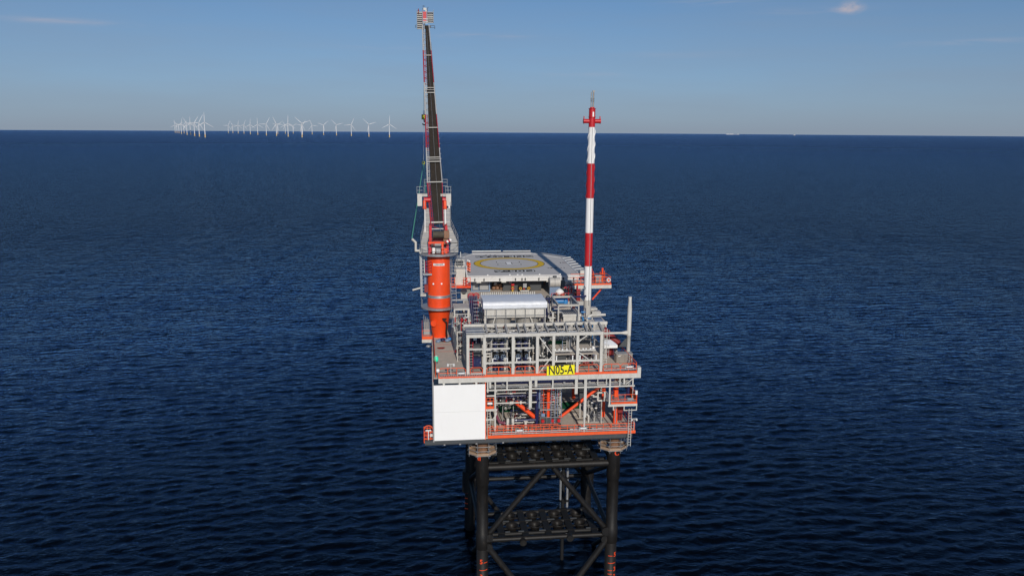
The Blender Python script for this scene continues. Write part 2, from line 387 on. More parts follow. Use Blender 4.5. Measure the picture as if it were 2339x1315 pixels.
# ------------------------------------------------------------------ steel jacket in the sea
LX = (0.0, 16.2)
def build_jacket():
    T = thing('steel_jacket', 'black tubular steel jacket with four legs standing in the sea under the platform', 'jacket', (8.1, 8.5, 0))
    legs = {}
    for i, x in enumerate(LX):
        mb = MB(); mb.lathe((x, 0, 0), [(.72, -8), (.72, 6.6), (.72, 6.6), (.80, 6.7), (.80, 8.8), (.72, 8.9), (.72, 15.0), (.76, 15.1), (.82, 15.25), (.82, 19.2)], 32)
        legs[(i, 0)] = obj('leg', mb, JACKET, T)
        mb = MB(); mb.lathe((x, 0, 0), [(.66, 19.2), (.66, 20.9), (.95, 20.95), (.95, 21.7)], 28)
        obj('pile_top', mb, BROWN, T)
    for i, (xt, xb) in enumerate(((-.15, -.7), (16.3, 16.9))):
        mb = MB(); mb.tube((xb, 17.6, -8), (xt, 17.2, 21.4), .78, 24); mb.tube((xb-.05, 17.6, 5.8), (xb+.05, 17.55, 9), .9, 24)
        legs[(i, 1)] = obj('leg', mb, JACKET, T)
    # draught marks painted on the front legs
    def wrapper(cx, ang0, z0):
        def f(v):
            a = ang0 + v.x/.735
            rr = .728 + v.z
            return Vector((cx + rr*math.sin(a), -rr*math.cos(a), z0 + v.y))
        return f
    for i, (x, ang) in enumerate(((0.0, -.28), (16.2, .62))):
        for z, d in ((5, '5'), (3, '3'), (2, '2') if i else (1, '1')):
            w = wrapper(x, ang, z + .12)
            obj('draught_figure', text_mb(d, .82, .012, Matrix.Identity(4), .012, wrap=w), ORANGE, legs[(i, 0)])
        obj('leg_mark', text_mb('C' if i else 'II', .95, .012, Matrix.Identity(4), .015, wrap=(lambda v, X=x, A=(.25 if i else -.55): Vector((X + (.828 + v.z)*math.sin(A + v.x/.83), -(.828 + v.z)*math.cos(A + v.x/.83), 18.75 + v.y)))), ORANGE, legs[(i, 0)])
        for z in (5, 4, 3, 2.5, 2, 1) if i else (5, 4, 3, 2, 1):
            a0 = ang - math.pi/2 + (.42 if i == 0 else -1.25); half = z in (5, 3, 2.5, 2, 1)
            a1 = a0 + (.75 if half else 1.45)
            if i and not half: a0, a1 = a0, a0 + 1.35
            if not i and not half: a0, a1 = a0 - .75, a0 + .75
            mb = MB(); n = 10
            mb.lathe((x, 0, z), [(.722, -.035), (.735, -.035), (.735, .035), (.722, .035)], n, False, a0, a1)
            obj('draught_line', mb, ORANGE, legs[(i, 0)])
    for k, z in enumerate((7.4, 6.6, 5.8, 5, 4.2, 3.4)):
        mb = MB(); mb.lathe((-.68, 17.55, z), [(.80, -.05), (.815, -.05), (.815, .05), (.80, .05)], 10, False, -2.4, -1.3)
        obj('draught_line', mb, ORANGE, legs[(0, 1)])
    def tube(name, p, q, r, mat=JACKET, n=16): return obj(name, MB().tube(p, q, r, n), mat, T)
    zt, zl = 17.2, 7.65
    tube('horizontal_brace', (.6, 0, zt), (15.6, 0, zt), .43)
    tube('horizontal_brace', (.6, 0, zl), (15.6, 0, zl), .30)
    tube('horizontal_brace', (.2, 17.2, zl), (16.2, 17.2, zl), .30)
    tube('horizontal_brace', (.2, 17.2, zt), (16.2, 17.2, zt), .36)
    for x in LX:
        tube('side_brace', (x, .6, zt), (x + (-.1 if x == 0 else .1), 16.8, zt), .36)
        tube('side_brace', (x, .6, zl), (x + (-.4 if x == 0 else .4), 17, zl), .30)
        tube('side_diagonal', (x, .6, zt - .5), (x + (-.4 if x == 0 else .4), 17, zl + .4), .32)
        tube('side_diagonal', (x, .6, zl - .6), (x + (-.6 if x == 0 else .6), 17, -4), .32)
    for y, r in ((0, .34), (17.2, .30)):
        tube('diagonal_brace', (.55, y, zl + .55), (7.7, y, zt - .35), r)
        tube('diagonal_brace', (15.65, y, zl + .55), (8.7, y, zt - .35), r)
        tube('diagonal_brace', (.6, y, zl - .8), (7.6, y, -3.2), r*1.12)
        tube('diagonal_brace', (15.6, y, zl - .8), (8.6, y, -3.2), r*1.12)
    for p, r in (((.78, -.62, 8.2), .52), ((.75, -.55, 6.9), .5), ((15.42, -.62, 8.3), .55), ((15.3, -.5, 7.2), .45)):
        tube('brace_stub', p, (p[0], .3, p[2]), r, n=20)
    tube('brace_stub', (5.0, -.75, 7.4), (5.0, .2, 7.5), .42, n=20); tube('brace_stub', (10.9, -.6, 7.6), (10.9, .2, 7.6), .42, n=20)
    # two levels of conductor guide frames: a grid of tubes that holds guide rings
    GX = (4.0, 6.95, 9.9, 12.8); GY = (2.9, 5.5)
    for z in (17.0, 7.5):
        F = MB()
        for y in (1.5, 4.2, 6.9): F.tube((.7, y, z), (15.5, y, z), .27, 12)
        for x in (2.5, 5.5, 8.4, 11.35, 14.3): F.ibeam((x, .3, z - .1), (x, 7.4, z - .1), .85, .6, .08)
        fo = obj('guide_frame', F, BLACK, T)
        for y in GY:
            for x in GX:
                g = MB(); g.lathe((x, y, z), [(.50, -.35), (.50, .1), (.80, .42), (.86, .42), (.86, .34), (.58, .02), (.58, -.35), (.50, -.35)], 24)
                for dx, dy in ((1, 0), (-1, 0), (0, 1), (0, -1)): g.beam((x + dx*.55, y + dy*.55, z), (x + dx*1.3, y + dy*1.3, z), .2, .2)
                obj('guide_ring', g, JACKET, fo)
        for y in (1.5, 4.2):
            for x in (3.3, 5.0, 6.3, 7.7, 9.2, 10.7, 12.2, 13.6):
                if random.random() < .35: obj('lit_tube_top', MB().cbox((x, y, z + .31), (random.uniform(.5, 1.1), .2, .1)), DGREY, fo)  # lighter strips stand in for the bright lit tops of the frame tubes
    return T
build_jacket()
def pipe_thing(name, pts, r, mat, label, cat, group=None, n=12, flanges=()):
    T = thing(name, label, cat, pts[0], group)
    obj('pipe', MB().path(pts, r, n), mat, T)
    for f in flanges: obj('flange', MB().tube(*f, n), mat, T)
    return T
# riser and caissons hanging through the jacket
T = thing('riser', 'riser pipe with pale upper length passing down behind the dark guide frame', 'riser', (11.3, 6.9, 21.5))
obj('pipe', MB().tube((11.4, 7.6, 15.8), (11.4, 7.6, 21.6), .25, 16), PALE, T); obj('lower_pipe', MB().tube((11.4, 7.6, -4), (11.4, 7.6, 15.8), .24, 16), BLACK, T)
for z in (19.2, 15.3, 12.2): obj('collar', MB().tube((11.4, 7.6, z), (11.4, 7.6, z + .5), .36, 16), JACKET, T)
obj('clamp', MB().tube((11.4, 7.6, 13.4), (11.4, 7.6, 13.9), .28, 16), PALE, T)
for k, (x, y, lab) in enumerate(((13.3, 14.5, 'slim grey caisson pipe at the far right of the jacket'), (12.4, 14.6, 'shorter grey caisson pipe left of the slim one under the deck'))):
    T = thing('caisson', lab, 'caisson', (x, y, 20), 'caissons under the deck')
    obj('pipe', MB().tube((x, y, -4 if k == 0 else 3), (x, y, 21.5), .17 if k == 0 else .24, 12), GALV, T)
    for z in (5, 8.5, 12, 15.5): obj('clamp', MB().tube((x, y, z), (x, y, z + .3), .30, 12), BLACK, T)
# scaffold work platforms round the pile tops
def scaffold(cx, label):
    T = thing('scaffold', label, 'scaffold', (cx, 0, 19.2), 'scaffold baskets round the pile tops')
    pts = [(cx + 1.75*math.cos(a), 1.6*math.sin(a)) for a in (math.pi/8 + k*math.pi/4 for k in range(8))]
    inn = [(cx + .88*math.cos(a), .88*math.sin(a)) for a in (math.pi/8 + k*math.pi/4 for k in range(8))]
    for k in range(8):
        a, b, c, d = pts[k], pts[(k+1) % 8], inn[(k+1) % 8], inn[k]
        obj('plank_bay', MB().prism([a, b, c, d], 19.35, 19.40), WOOD, T)
        obj('toe_board', MB().beam((*a, 19.52), (*b, 19.52), .04, .2), WOOD, T)
        t = MB()
        for z in (19.3, 19.9, 20.45):
            ex = .22; d_ = (Vector((*b, 0)) - Vector((*a, 0))).normalized()*ex
            t.tube((a[0]-d_.x, a[1]-d_.y, z), (b[0]+d_.x, b[1]+d_.y, z), .028, 6)
        obj('guard_rail', t, GALV, T)
        obj('standard', MB().tube((*a, 19.0), (*a, 21.4), .028, 6), GALV, T)
    return T
scaffold(0.0, 'plank and tube scaffold basket round the pile top under the white cladding panel')
scaffold(16.0, 'plank and tube scaffold basket round the pile top below the right end of the deck')
# ------------------------------------------------------------------ cellar deck
ZC, ZW = 22.25, 29.55           # tops of the cellar deck and of the weather deck
DX0, DX1, DY0, DY1 = -5.75, 17.95, -3.0, 30.0
T = thing('cellar_deck', 'lower open deck with grey floor, orange columns and orange diagonal braces', 'deck', (6, 12, ZC))
obj('floor_plate', MB().box(DX0, DX1, DY0 + .02, DY1, ZC - .12, ZC), DECK, T)
mb = MB(); mb.ibeam((-6.85, DY0 + .25, ZC - .42), (DX1 - .3, DY0 + .25, ZC - .42), .4, .56)
for x in (-5, -3, 0, 4, 8, 12, 16.2): mb.ibeam((x, DY0 + .5, ZC - .5), (x, DY1, ZC - .5), .35, .6)
for y in (2, 6, 10, 14, 18, 24): mb.ibeam((DX0, y, ZC - .45), (DX1, y, ZC - .45), .3, .5)
obj('floor_beam', mb, DGREY, T)
obj('toe_plate', MB().box(.42, DX1 + .02, DY0 - .03, DY0 + .02, ZC - .1, ZC + .26), ORAIL, T)
for x, w, m in ((16.22, .46, ORANGE), (.12, .46, ORANGE)):
    mb = MB(); mb.ibeam((x, 0, ZC), (x, 0, ZW - .6), w, w, .05, (0, 1, 0)); obj('column', mb, m, T)
for x, y in ((15.3, 2.6), (12.9, 9.5), (.1, 10), (.1, 17.2), (16.2, 10), (16.2, 17.2), (7.9, 17.2)):
    mb = MB(); mb.beam((x, y, ZC), (x, y, ZW - .6), .42, .42); obj('column', mb, ORANGE, T)
obj('column', MB().tube((7.95, 0, ZC), (7.95, 0, ZW - .6), .2, 16), ORANGE, T)
obj('brace', MB().tube((16.0, 0, ZW - 1.15), (8.5, 0, ZC + .35), .18, 16), ORANGE, T)
obj('brace', MB().tube((4.0, -.1, 25.45), (6.45, -.1, 23.35), .26, 18), ORANGE, T)
obj('brace', MB().tube((14.0, 10, ZW - .9), (6.5, 10, ZC + .4), .26, 14), RED, T)
obj('brace', MB().tube((3.0, 9.6, ZW - .9), (8.5, 9.6, ZC + .4), .2, 14), RED, T)
obj('brace', MB().tube((9.4, 5.2, 25.2), (13.9, 5.2, 25.4), .09, 10), RED, T)
for i, (a, b) in enumerate((((2.6, 5.2), (4.8, 7.4)), ((9.6, 5.6), (13.3, 8.2)))):
    obj('floor_marking', MB().box(a[0], b[0], a[1], b[1], ZC + .004, ZC + .008), GREEN, T)
for x, y in ((11.7, 4.0), (12.2, 1.2)):
    mb = MB(); mb.torus((x, y, ZC + .06), .78, .05, 28, 6); mb.lathe((x, y, ZC), [(0, .045), (.72, .045), (.74, .0)], 28); obj('hatch', mb, DECK, T)
mb = MB()
for x in (-4.6, -2.8, -.9, 2.2): mb.box(x - .1, x + .1, DY0 - .08, DY0 + .05, ZC - .72, ZC - .6)
obj('lifting_eye', mb, MIDG, T)

# ------------------------------------------------------------------ weather deck
T = thing('weather_deck', 'upper deck with brown grey floor and pale steel edge beam above the cellar deck', 'deck', (6, 12, ZW))
obj('floor_plate', MB().box(DX0, 16.4, DY0 + .3, DY1, ZW - .1, ZW), DECK, T)
obj('floor_plate', MB().box(16.4, 18.0, DY0 + .3, 4.2, ZW - .1, ZW), DECK, T)
mb = MB(); mb.box(-5.2, 5.3, DY0 - .06, DY0 + .28, ZW - .55, ZW + .02); obj('edge_beam', mb, PALE, T)
mb = MB(); mb.box(5.32, 10.95, DY0 - .05, DY0 + .28, ZW - .50, ZW + .0); obj('edge_beam', mb, PALE, T)
mb = MB(); mb.box(10.97, 18.1, DY0 - .06, DY0 + .28, ZW - .56, ZW + .02); obj('edge_beam', mb, PALE, T)
mb = MB(); mb.box(17.9, 18.32, DY0 - .1, DY0 + .7, ZW - .55, ZW + .72); obj('corner_box', mb, PALE, T)
mb = MB(); mb.box(DX0 - .08, DX0 - .02, -2.2, 9, ZW - 4.8, ZW + .45); obj('side_fascia', mb, DRED, T)
mb = MB(); mb.box(DX0 - .15, DX0 - .07, DY0, DY0 + .35, ZC - .3, ZW + 3.2); obj('corner_post', mb, MIDG, T)
for z in (ZW - .62,):
    mb = MB()
    for y in (1, 5, 9, 13, 17, 21, 25): mb.ibeam((DX0 + .3, y, ZW - .45), (16.2, y, ZW - .45), .3, .6)
    for x in (0, 4, 8, 12, 16): mb.ibeam((x, DY0 + .4, ZW - .5), (x, DY1, ZW - .5), .3, .6)
    obj('floor_beam', mb, GREY, T)
obj('toe_plate', MB().box(-5.2, 18.0, DY0 - .02, DY0 + .03, ZW + .03, ZW + .30), ORAIL, T)
for z0, z1 in ((11.4, 11.5), (8.1, 8.2)):
    obj('floor_line', MB().box(-5.1, -1.75, z0, z1, ZW + .004, ZW + .008), ORAIL, T)
obj('floor_stain', MB().prism([(-4.6 + .5*math.cos(a)*(1 + .3*math.sin(3*a)), 9.8 + .6*math.sin(a)*(1 + .3*math.cos(2*a))) for a in (k*.5236 for k in range(12))], ZW + .004, ZW + .007), DRED, T)
# hangers and pipe shelf below its front edge
for x, z1, w in ((.42, 27.7, .16), (.70, 28.2, .22), (1.28, 23.0, .16), (2.65, 27.9, .16), (5.36, 25.7, .34), (6.0, 28.2, .3), (7.97, 27.9, .16), (10.74, 27.2, .34), (11.83, 24.3, .32), (14.73, 25.6, .18), (15.9, 27.9, .12), (16.41, 28.2, .16), (17.45, 28.0, .12)):
    obj('hanger', MB().beam((x, DY0 + .15, ZW - .56), (x, DY0 + .15, z1), w, .16), PALE, T)
obj('hanger', MB().tube((11.79, DY0 + .15, 24.3), (11.79, DY0 + .15, ZC), .13, 10), PALE, T)
obj('shelf_beam', MB().box(.3, 5.15, DY0 + .1, DY0 + .26, 27.86, 28.02), PALE, T)
obj('shelf_beam', MB().box(5.55, 17.7, DY0 + .1, DY0 + .26, 27.90, 28.06), PALE, T)
obj('shelf_beam', MB().box(.3, 17.5, DY0 + 1.0, DY0 + 1.2, 28.1, 28.28), GREY, T)
obj('shelf_beam', MB().box(.3, 1.2, DY0 + .1, DY0 + .26, 27.2, 27.36), PALE, T)
obj('knee_brace', MB().beam((16.6, DY0 + .15, 28.2), (17.6, DY0 + .15, 28.95), .1, .1), PALE, T)
obj('hatch_frame', MB().box(13.2, 13.3, DY0 + .05, DY0 + .2, 28.2, 29.0).box(14.25, 14.35, DY0 + .05, DY0 + .2, 28.2, 29.0).box(13.3, 14.25, DY0 + .05, DY0 + .2, 28.2, 28.28).box(13.3, 14.25, DY0 + .05, DY0 + .2, 28.92, 29.0), PALE, T)

# pipes carried on the shelf below the weather deck
def rack(name, label, specs, mat, loc, group=None):
    T = thing(name, label, 'pipes', loc, group)
    for p in specs:
        pts, r = p[0], p[1]; m = p[2] if len(p) > 2 else mat
        obj('pipe', MB().path(pts, r, 12), m, T)
    return T
rack('pipe_rack', 'dark navy pipes running side by side under the weather deck edge', [([(1.2, -2.5, 28.82), (15.2, -2.5, 28.82)], .15), ([(1.2, -2.1, 28.55), (15.4, -2.1, 28.55)], .17), ([(1.2, -1.65, 28.72), (14.2, -1.65, 28.72)], .2), ([(5.8, -1.2, 28.62), (13.2, -1.2, 28.62)], .12), ([(1.5, -.6, 28.6), (12.2, -.6, 28.6)], .2)], NAVY, (8, -2, 28.7))
T = thing('cable_tray', 'grey ladder shaped cable tray under the navy pipes', 'cable tray', (8, -2.2, 28.3))
for y in (-2.75, -2.25): obj('side_rail', MB().box(.6, 17.2, y - .02, y + .02, 28.2, 28.3), MIDG, T)
mb = MB()
for k in range(56): mb.box(.7 + k*.3, .76 + k*.3, -2.74, -2.26, 28.21, 28.25)
obj('rung', mb, MIDG, T)
for x in (2.2, 5.9, 9.4, 12.4):
    T2 = thing('pipe_clamp', {2.2: 'pair of diagonal steel clips on the cable tray behind the second thin hanger', 5.9: 'dark clip block on the navy pipes beside the thick hanger', 9.4: 'clip block on the navy pipes between the yellow sign and the hanger', 12.4: 'clip block on the navy pipes right of the long hanger'}[x], 'clamp', (x, -2.3, 28.7), 'clamps on the navy pipes')
    obj('saddle', MB().box(x - .12, x + .12, -2.5, -1.5, 28.40, 28.54), MIDG, T2); obj('strap', MB().box(x - .05, x + .05, -2.5, -1.5, 28.86, 28.95), MIDG, T2)

# white cladding panel
T = thing('cladding_panel', 'big plain white cladding panel covering the left front of the lower deck', 'panel', (-2.85, -3.1, ZC))
obj('upper_sheet', MB().box(-5.75, .10, -3.2, -3.1, 25.62, 28.82), PANEL, T)
obj('lower_sheet', MB().box(-5.75, .10, -3.2, -3.1, 22.18, 25.605), PANEL, T)
mb = MB()
for x in (-4.6, -2.8, -.9): mb.box(x - .11, x + .11, -3.08, -2.95, 22.2, 29.6)
obj('back_post', mb, PALE, T)
obj('edge_strip', MB().box(.103, .19, -3.16, -3.06, 22.1, 29.0), ORAIL, T)
obj('edge_strip', MB().box(-5.86, -5.755, -3.18, -3.02, 22.0, 29.2), MIDG, T)

# N05-A name board
T = thing('name_board', 'yellow board with the black letters N05-A on the weather deck railing', 'sign', (8.82, -3.2, 29.65))
obj('board', MB().prism_y([(7.2, 29.64), (10.43, 29.72), (10.42, 30.84), (7.2, 30.74)], -3.22, -3.17), YELLOW, T)
tm = Matrix.Translation((8.82, -3.235, 30.235)) @ Matrix.Rotation(RAD(1.6), 4, 'Y').inverted() @ Matrix.Rotation(RAD(90), 4, 'X') @ Matrix.Diagonal((.70, 1.0, 1, 1))
obj('lettering', text_mb('N05-A', 1.5, .012, tm, .026), LETTER, T)

# ------------------------------------------------------------------ railings
def railing(label, p, q, h=1.1, mat=ORAIL, gaps=1.5, rounded=True, group='orange guard rails', name='guard_rail', midbars=1):
    p, q = Vector(p), Vector(q); d = q - p; L = d.length; d.normalize()
    T = thing(name, label, 'railing', p, group); n = max(1, round(L/gaps)); r = .042
    up = Vector((0, 0, 1)); c = .22 if rounded else 0
    a = p + d*c + up*h; b = q - d*c + up*h
    obj('top_rail', MB().path([p + up*(h - c), a, b, q + up*(h - c)] if rounded else [a, b], r, 6), mat, T)
    mb = MB()
    for k in range(midbars): mb.tube(p + up*h*(k + 1)/(midbars + 1), q + up*h*(k + 1)/(midbars + 1), r*.85, 6)
    obj('mid_rail', mb, mat, T)
    for k in range(n + 1):
        o = p + d*(L*k/n); hh = h - c if rounded and k in (0, n) else h
        obj('post', MB().tube(o, o + up*hh, r, 6), mat, T)
    return T
zr = ZW + .05
for lab, a, b in (('left end orange guard rail of the weather deck with a floodlight beside it', -5.15, -2.1),
                  ('short orange guard rail between the first two posts of the grey frame', -1.58, -.18),
                  ('orange guard rail in front of the left pair of valve trees', .3, 3.05),
                  ('orange guard rail in front of the right pair of valve trees', 3.55, 5.85),
                  ('orange guard rail behind the lower diagonal brace left of the yellow board', 6.3, 7.75),
                  ('orange guard rail just right of the yellow board', 10.98, 13.33),
                  ('orange guard rail between the grey frame and the ladder on the right', 13.85, 15.85),
                  ('right end orange guard rail of the weather deck in front of the steel cabinet', 15.95, 17.8)):
    railing(lab, (a, -2.92, zr), (b, -2.92, zr), 1.12, gaps=1.1)
railing('orange guard rail along the left side of the weather deck', (-5.5, -2.6, zr), (-5.5, 13.2, zr), 1.1, rounded=False)
railing('orange guard rail along the right side of the weather deck beside the cabinet', (17.9, -2.6, zr), (17.9, 4.2, zr), 1.1, rounded=False)
for k, (a, b) in enumerate(((.45, 4.1), (4.25, 7.9), (8.05, 11.5), (11.65, 14.9), (15.05, 17.85))):
    railing(('orange guard rail of the lower deck beside the white cladding panel', 'orange guard rail of the lower deck with the left grey light fitting', 'orange guard rail of the lower deck below the orange centre column', 'orange guard rail of the lower deck with the right grey light fitting', 'orange guard rail at the right end of the lower deck')[k], (a, -2.93, ZC + .12), (b, -2.93, ZC + .12), 1.05, rounded=False, gaps=.9, midbars=2)
railing('orange inner guard rail set back behind the lower deck railing', (.6, -2.1, ZC), (8.8, -2.1, ZC), 1.05, rounded=False, gaps=1.0)
railing('orange guard rail on the right side of the lower deck', (17.85, -2.8, ZC + .1), (17.85, 9, ZC + .1), 1.05, rounded=False)
for k, (y, z, lab) in enumerate(((-3.1, ZC + .62, 'upper grey service pipe clipped along the front of the lower deck railing'), (-3.1, ZC + .40, 'lower grey service pipe clipped along the front of the lower deck railing'))):
    single('service_pipe', MB().tube((.9, y, z), (17.2, y, z), .05, 8), GALV, lab, 'pipe', 'grey service pipes')
single('service_pipe', MB().tube((13.9, -3.05, ZW + .48), (17.8, -3.05, ZW + .55), .05, 8), GALV, 'grey service pipe along the right end of the weather deck railing', 'pipe', 'grey service pipes')
T = thing('cable_tray', 'thin grey cable tray along the railing above the white cladding panel', 'cable tray', (-2, -3.05, ZW + .25))
for z in (ZW + .22, ZW + .42): obj('side_rail', MB().box(-5.1, .0, -3.1, -3.06, z, z + .04), GALV, T)
mb = MB()
for k in range(26): mb.box(-5.05 + k*.2, -4.95 + k*.2, -3.09, -3.065, ZW + .26, ZW + .42)
obj('rung', mb, DGREY, T)
def light_fitting(x, y, z, label):
    T = thing('light_fitting', label, 'light', (x, y, z), 'grey box light fittings on the railings')
    obj('housing', MB().box(x - .4, x + .4, y - .1, y + .1, z + .12, z + .34), GALV, T); obj('lens', MB().box(x - .34, x + .34, y - .13, y - .1, z + .16, z + .3), WHITE, T)
    for s in (-1, 1): obj('bracket', MB().box(x + s*.45 - .03, x + s*.45 + .03, y - .06, y + .06, z - .1, z + .36), PALE, T)
light_fitting(4.1, -3.15, ZC + .62, 'grey box light on the lower railing under the navy pipe skid')
light_fitting(11.6, -3.15, ZC + .62, 'grey box light on the lower railing below the hatches')
light_fitting(16.9, -3.1, ZW + .62, 'grey box light on the upper railing in front of the steel cabinet')
light_fitting(-2.6, -3.15, ZW + .42, 'grey box light on the railing above the white cladding panel')
def flood(x, y, z, h, label, w=.62):
    T = thing('floodlight', label, 'floodlight', (x, y, z), 'T shaped floodlights')
    obj('pole', MB().tube((x, y, z), (x, y, z + h), .04, 8), PALE, T)
    obj('crossbar', MB().box(x - w/2, x + w/2, y - .05, y + .05, z + h, z + h + .07), PALE, T)
    for s in (-1, 1): obj('lamp_head', MB().tube((x + s*w*.42, y - .12, z + h - .1), (x + s*w*.42, y + .08, z + h - .02), .12, 10), WHITE, T)
flood(-3.78, -2.98, ZW, 1.65, 'T shaped twin floodlight standing above the white cladding panel', .8)
flood(17.75, -2.98, ZC + .1, 1.55, 'T shaped twin floodlight at the right end of the lower deck', .7)
# green lamp
T = thing('signal_lamp', 'glowing green signal lamp on the left edge of the weather deck', 'lamp', (-5.35, 1.8, ZW + .2))
GL = bpy.data.materials.new('green lamp glass'); GL.use_nodes = True
b = GL.node_tree.nodes['Principled BSDF']; b.inputs['Base Color'].default_value = (.02, .55, .32, 1); b.inputs['Emission Color'].default_value = (.03, .8, .45, 1); b.inputs['Emission Strength'].default_value = .35
obj('post', MB().tube((-5.35, 1.8, ZW - .2), (-5.35, 1.8, ZW + .6), .05, 8), GALV, T)
obj('lamp_glass', MB().lathe((-5.35, 1.8, ZW + .6), [(.05, 0), (.22, .05), (.27, .3), (.22, .58), (.05, .64)], 16), GL, T)
obj('lamp_cap', MB().lathe((-5.35, 1.8, ZW + 1.26), [(.18, 0), (.12, .1), (0, .12)], 12), PALE, T)
T = thing('signal_lamp', 'small unlit white lamp below the green one at the left deck corner', 'lamp', (-5.25, -2.9, ZW + .6))
obj('post', MB().tube((-5.25, -2.95, ZW), (-5.25, -2.95, ZW + .75), .04, 8), GALV, T); obj('lamp_glass', MB().lathe((-5.25, -2.95, ZW + .75), [(.05, 0), (.2, .04), (.2, .35), (.05, .42)], 12), WHITE, T)
def ladder(label, x, y, z0, z1, w=.42, mat=GALV, rungs=MIDG, cage=False, group=None, ax='x', col=None):
    T = thing('ladder', label, 'ladder', (x, y, z0), group)
    for s in (-1, 1):
        dx, dy = (s*w/2, 0) if ax == 'x' else (0, s*w/2)
        obj('stile', MB().tube((x + dx, y + dy, z0), (x + dx, y + dy, z1), .04, 6), mat, T)
    n = int((z1 - z0)/.33)
    for k in range(n):
        z = z0 + .2 + k*.33
        dx, dy = (w/2, 0) if ax == 'x' else (0, w/2)
        obj('rung', MB().tube((x - dx, y - dy, z), (x + dx, y + dy, z), .025, 6), rungs, T)
    if cage:
        mb = MB(); k = z0 + 2
        while k < z1: mb.torus((x, y - .35, k), .38, .025, 14, 5); k += .7
        for a in (-1, 0, 1): mb.tube((x + .36*math.sin(a*1.1), y - .35 - .36*math.cos(a*1.1), z0 + 2), (x + .36*math.sin(a*1.1), y - .35 - .36*math.cos(a*1.1), z1), .02, 5)
        obj('safety_cage', mb, mat, T)
    return T
# ------------------------------------------------------------------ open steel frame on the weather deck
ZR = 34.45
T = thing('process_module', 'open pale grey steel frame of posts, beams and roof rafters on the weather deck', 'module', (6, -1, ZW))
FX = (-1.83, .05, 3.32, 6.12, 8.0, 10.79, 13.58)
for i, x in enumerate(FX):
    mb = MB(); mb.beam((x, -2.8, ZW), (x, -2.8, ZR - .22), .32, .30); obj('post', mb, PALE, T)
for x in (-1.83, .05, 6.12, 10.79, 13.58):
    obj('post', MB().beam((x, 1.2, ZW), (x, 1.2, ZR + .1), .26, .26), GREY, T)
obj('roof_beam', MB().box(-2.0, -.02, -2.97, -2.63, ZR - .22, ZR + .12), PALE, T)
obj('roof_beam', MB().box(0.0, 13.75, -2.98, -2.62, ZR - .20, ZR + .16), PALE, T)
obj('roof_beam', MB().box(-2.1, 15.15, 1.05, 1.35, ZR + .02, ZR + .34), PALE, T)
for z in (ZR + .22, ZR + .5): obj('roof_rail', MB().tube((-2.0, -2.5, z), (.2, -2.5, z), .05, 6), GALV, T)
obj('roof_plate', MB().box(-2.0, .1, -2.3, 1.0, ZR - .02, ZR + .1), GALV, T)
rx = (.35, 1.55, 2.7, 4.1, 4.9, 6.3, 7.4, 8.5, 9.6, 10.9, 11.9, 12.5, 13.7)
for i, x in enumerate(rx):
    mb = MB(); mb.ibeam((x, -2.62, ZR + .12), (x + (.4 if x > 9 else 0.12), 1.05, ZR + .16), .2, .34); obj('rafter', mb, GREY, T)
for a, b in zip(rx, rx[1:]):
    if b - a > 1.0: obj('roof_gusset', MB().box(a + .18, b - .18, -2.6, -2.35, ZR + .1, ZR + .16), WHITE, T)
obj('roof_channel', MB().box(.1, 13.7, -.9, -.75, ZR - .02, ZR + .1), GREY, T)
for a, b, z, m in ((0, 1, 32.86, 0), (1, 2, 32.87, .2), (2, 3, 32.87, .2), (1, 2, 31.19, 0), (2, 3, 31.2, 0), (3, 4, 31.4, 0), (4, 5, 32.43, .45), (5, 6, 32.45, .5), (4, 5, 31.2, 0), (5, 6, 31.2, 0), (0, 1, 29.95, 0)):
    w = .22 if z < 32 else .16
    obj('tie_beam', MB().box(FX[a] + .17, FX[b] - .17 - m, -2.9, -2.7, z - w/2, z + w/2), PALE, T)
for p, q in (((6.25, 34.25), (7.85, 32.1)), ((7.85, 31.8), (6.25, 29.75)), ((10.95, 33.5), (11.9, 34.2)), ((10.95, 32.2), (12.1, 31.35))):
    obj('diagonal', MB().beam((p[0], -2.78, p[1]), (q[0], -2.78, q[1]), .11, .1, (0, 1, 0)), PALE, T)
for x in (8.35, 10.25, 11.1, 13.0): obj('stub', MB().box(x - .06, x + .06, -2.86, -2.76, 31.31, 31.78).box(x - .1, x + .1, -2.9, -2.72, 31.78, 31.83), WHITE, T)
for x, s in ((1.0, 1), (2.66, -1), (3.75, 1), (5.35, -1)):
    obj('bent_lug', MB().box(x - .045, x + .045, -2.86, -2.76, 31.3, 31.66).box(min(x, x + s*.32) - .045, max(x, x + s*.32) + .045, -2.86, -2.76, 31.66, 31.73), WHITE, T)
for x in (8.2, 8.65, 9.05, 9.55, 11.0, 11.45, 11.8, 12.3):
    obj('cap', MB().tube((x, -2.8, 32.5), (x, -2.8, 32.68), .09, 10), WHITE, T)
obj('shade_panel', MB().box(-1.72, -1.69, -2.6, 1.0, ZW + 1.2, ZR - .3), GALV, T)

# mezzanine floor inside the right bays
T = thing('mezzanine', 'grey plated mezzanine floor with green kerb inside the right half of the grey frame', 'platform', (10, 0, 31.9))
obj('floor_plate', MB().box(8.1, 13.4, -2.4, 4.6, 31.82, 31.9), DECK, T)
obj('kerb', MB().box(8.1, 10.4, 1.9, 2.1, 31.9, 32.3), GREEN, T); obj('kerb', MB().box(11.0, 13.3, 1.6, 2.4, 31.9, 32.25), DGREY, T)
for x in (8.3, 13.2): obj('support_post', MB().box(x - .1, x + .1, 4.2, 4.4, ZW, 31.82), GREY, T)
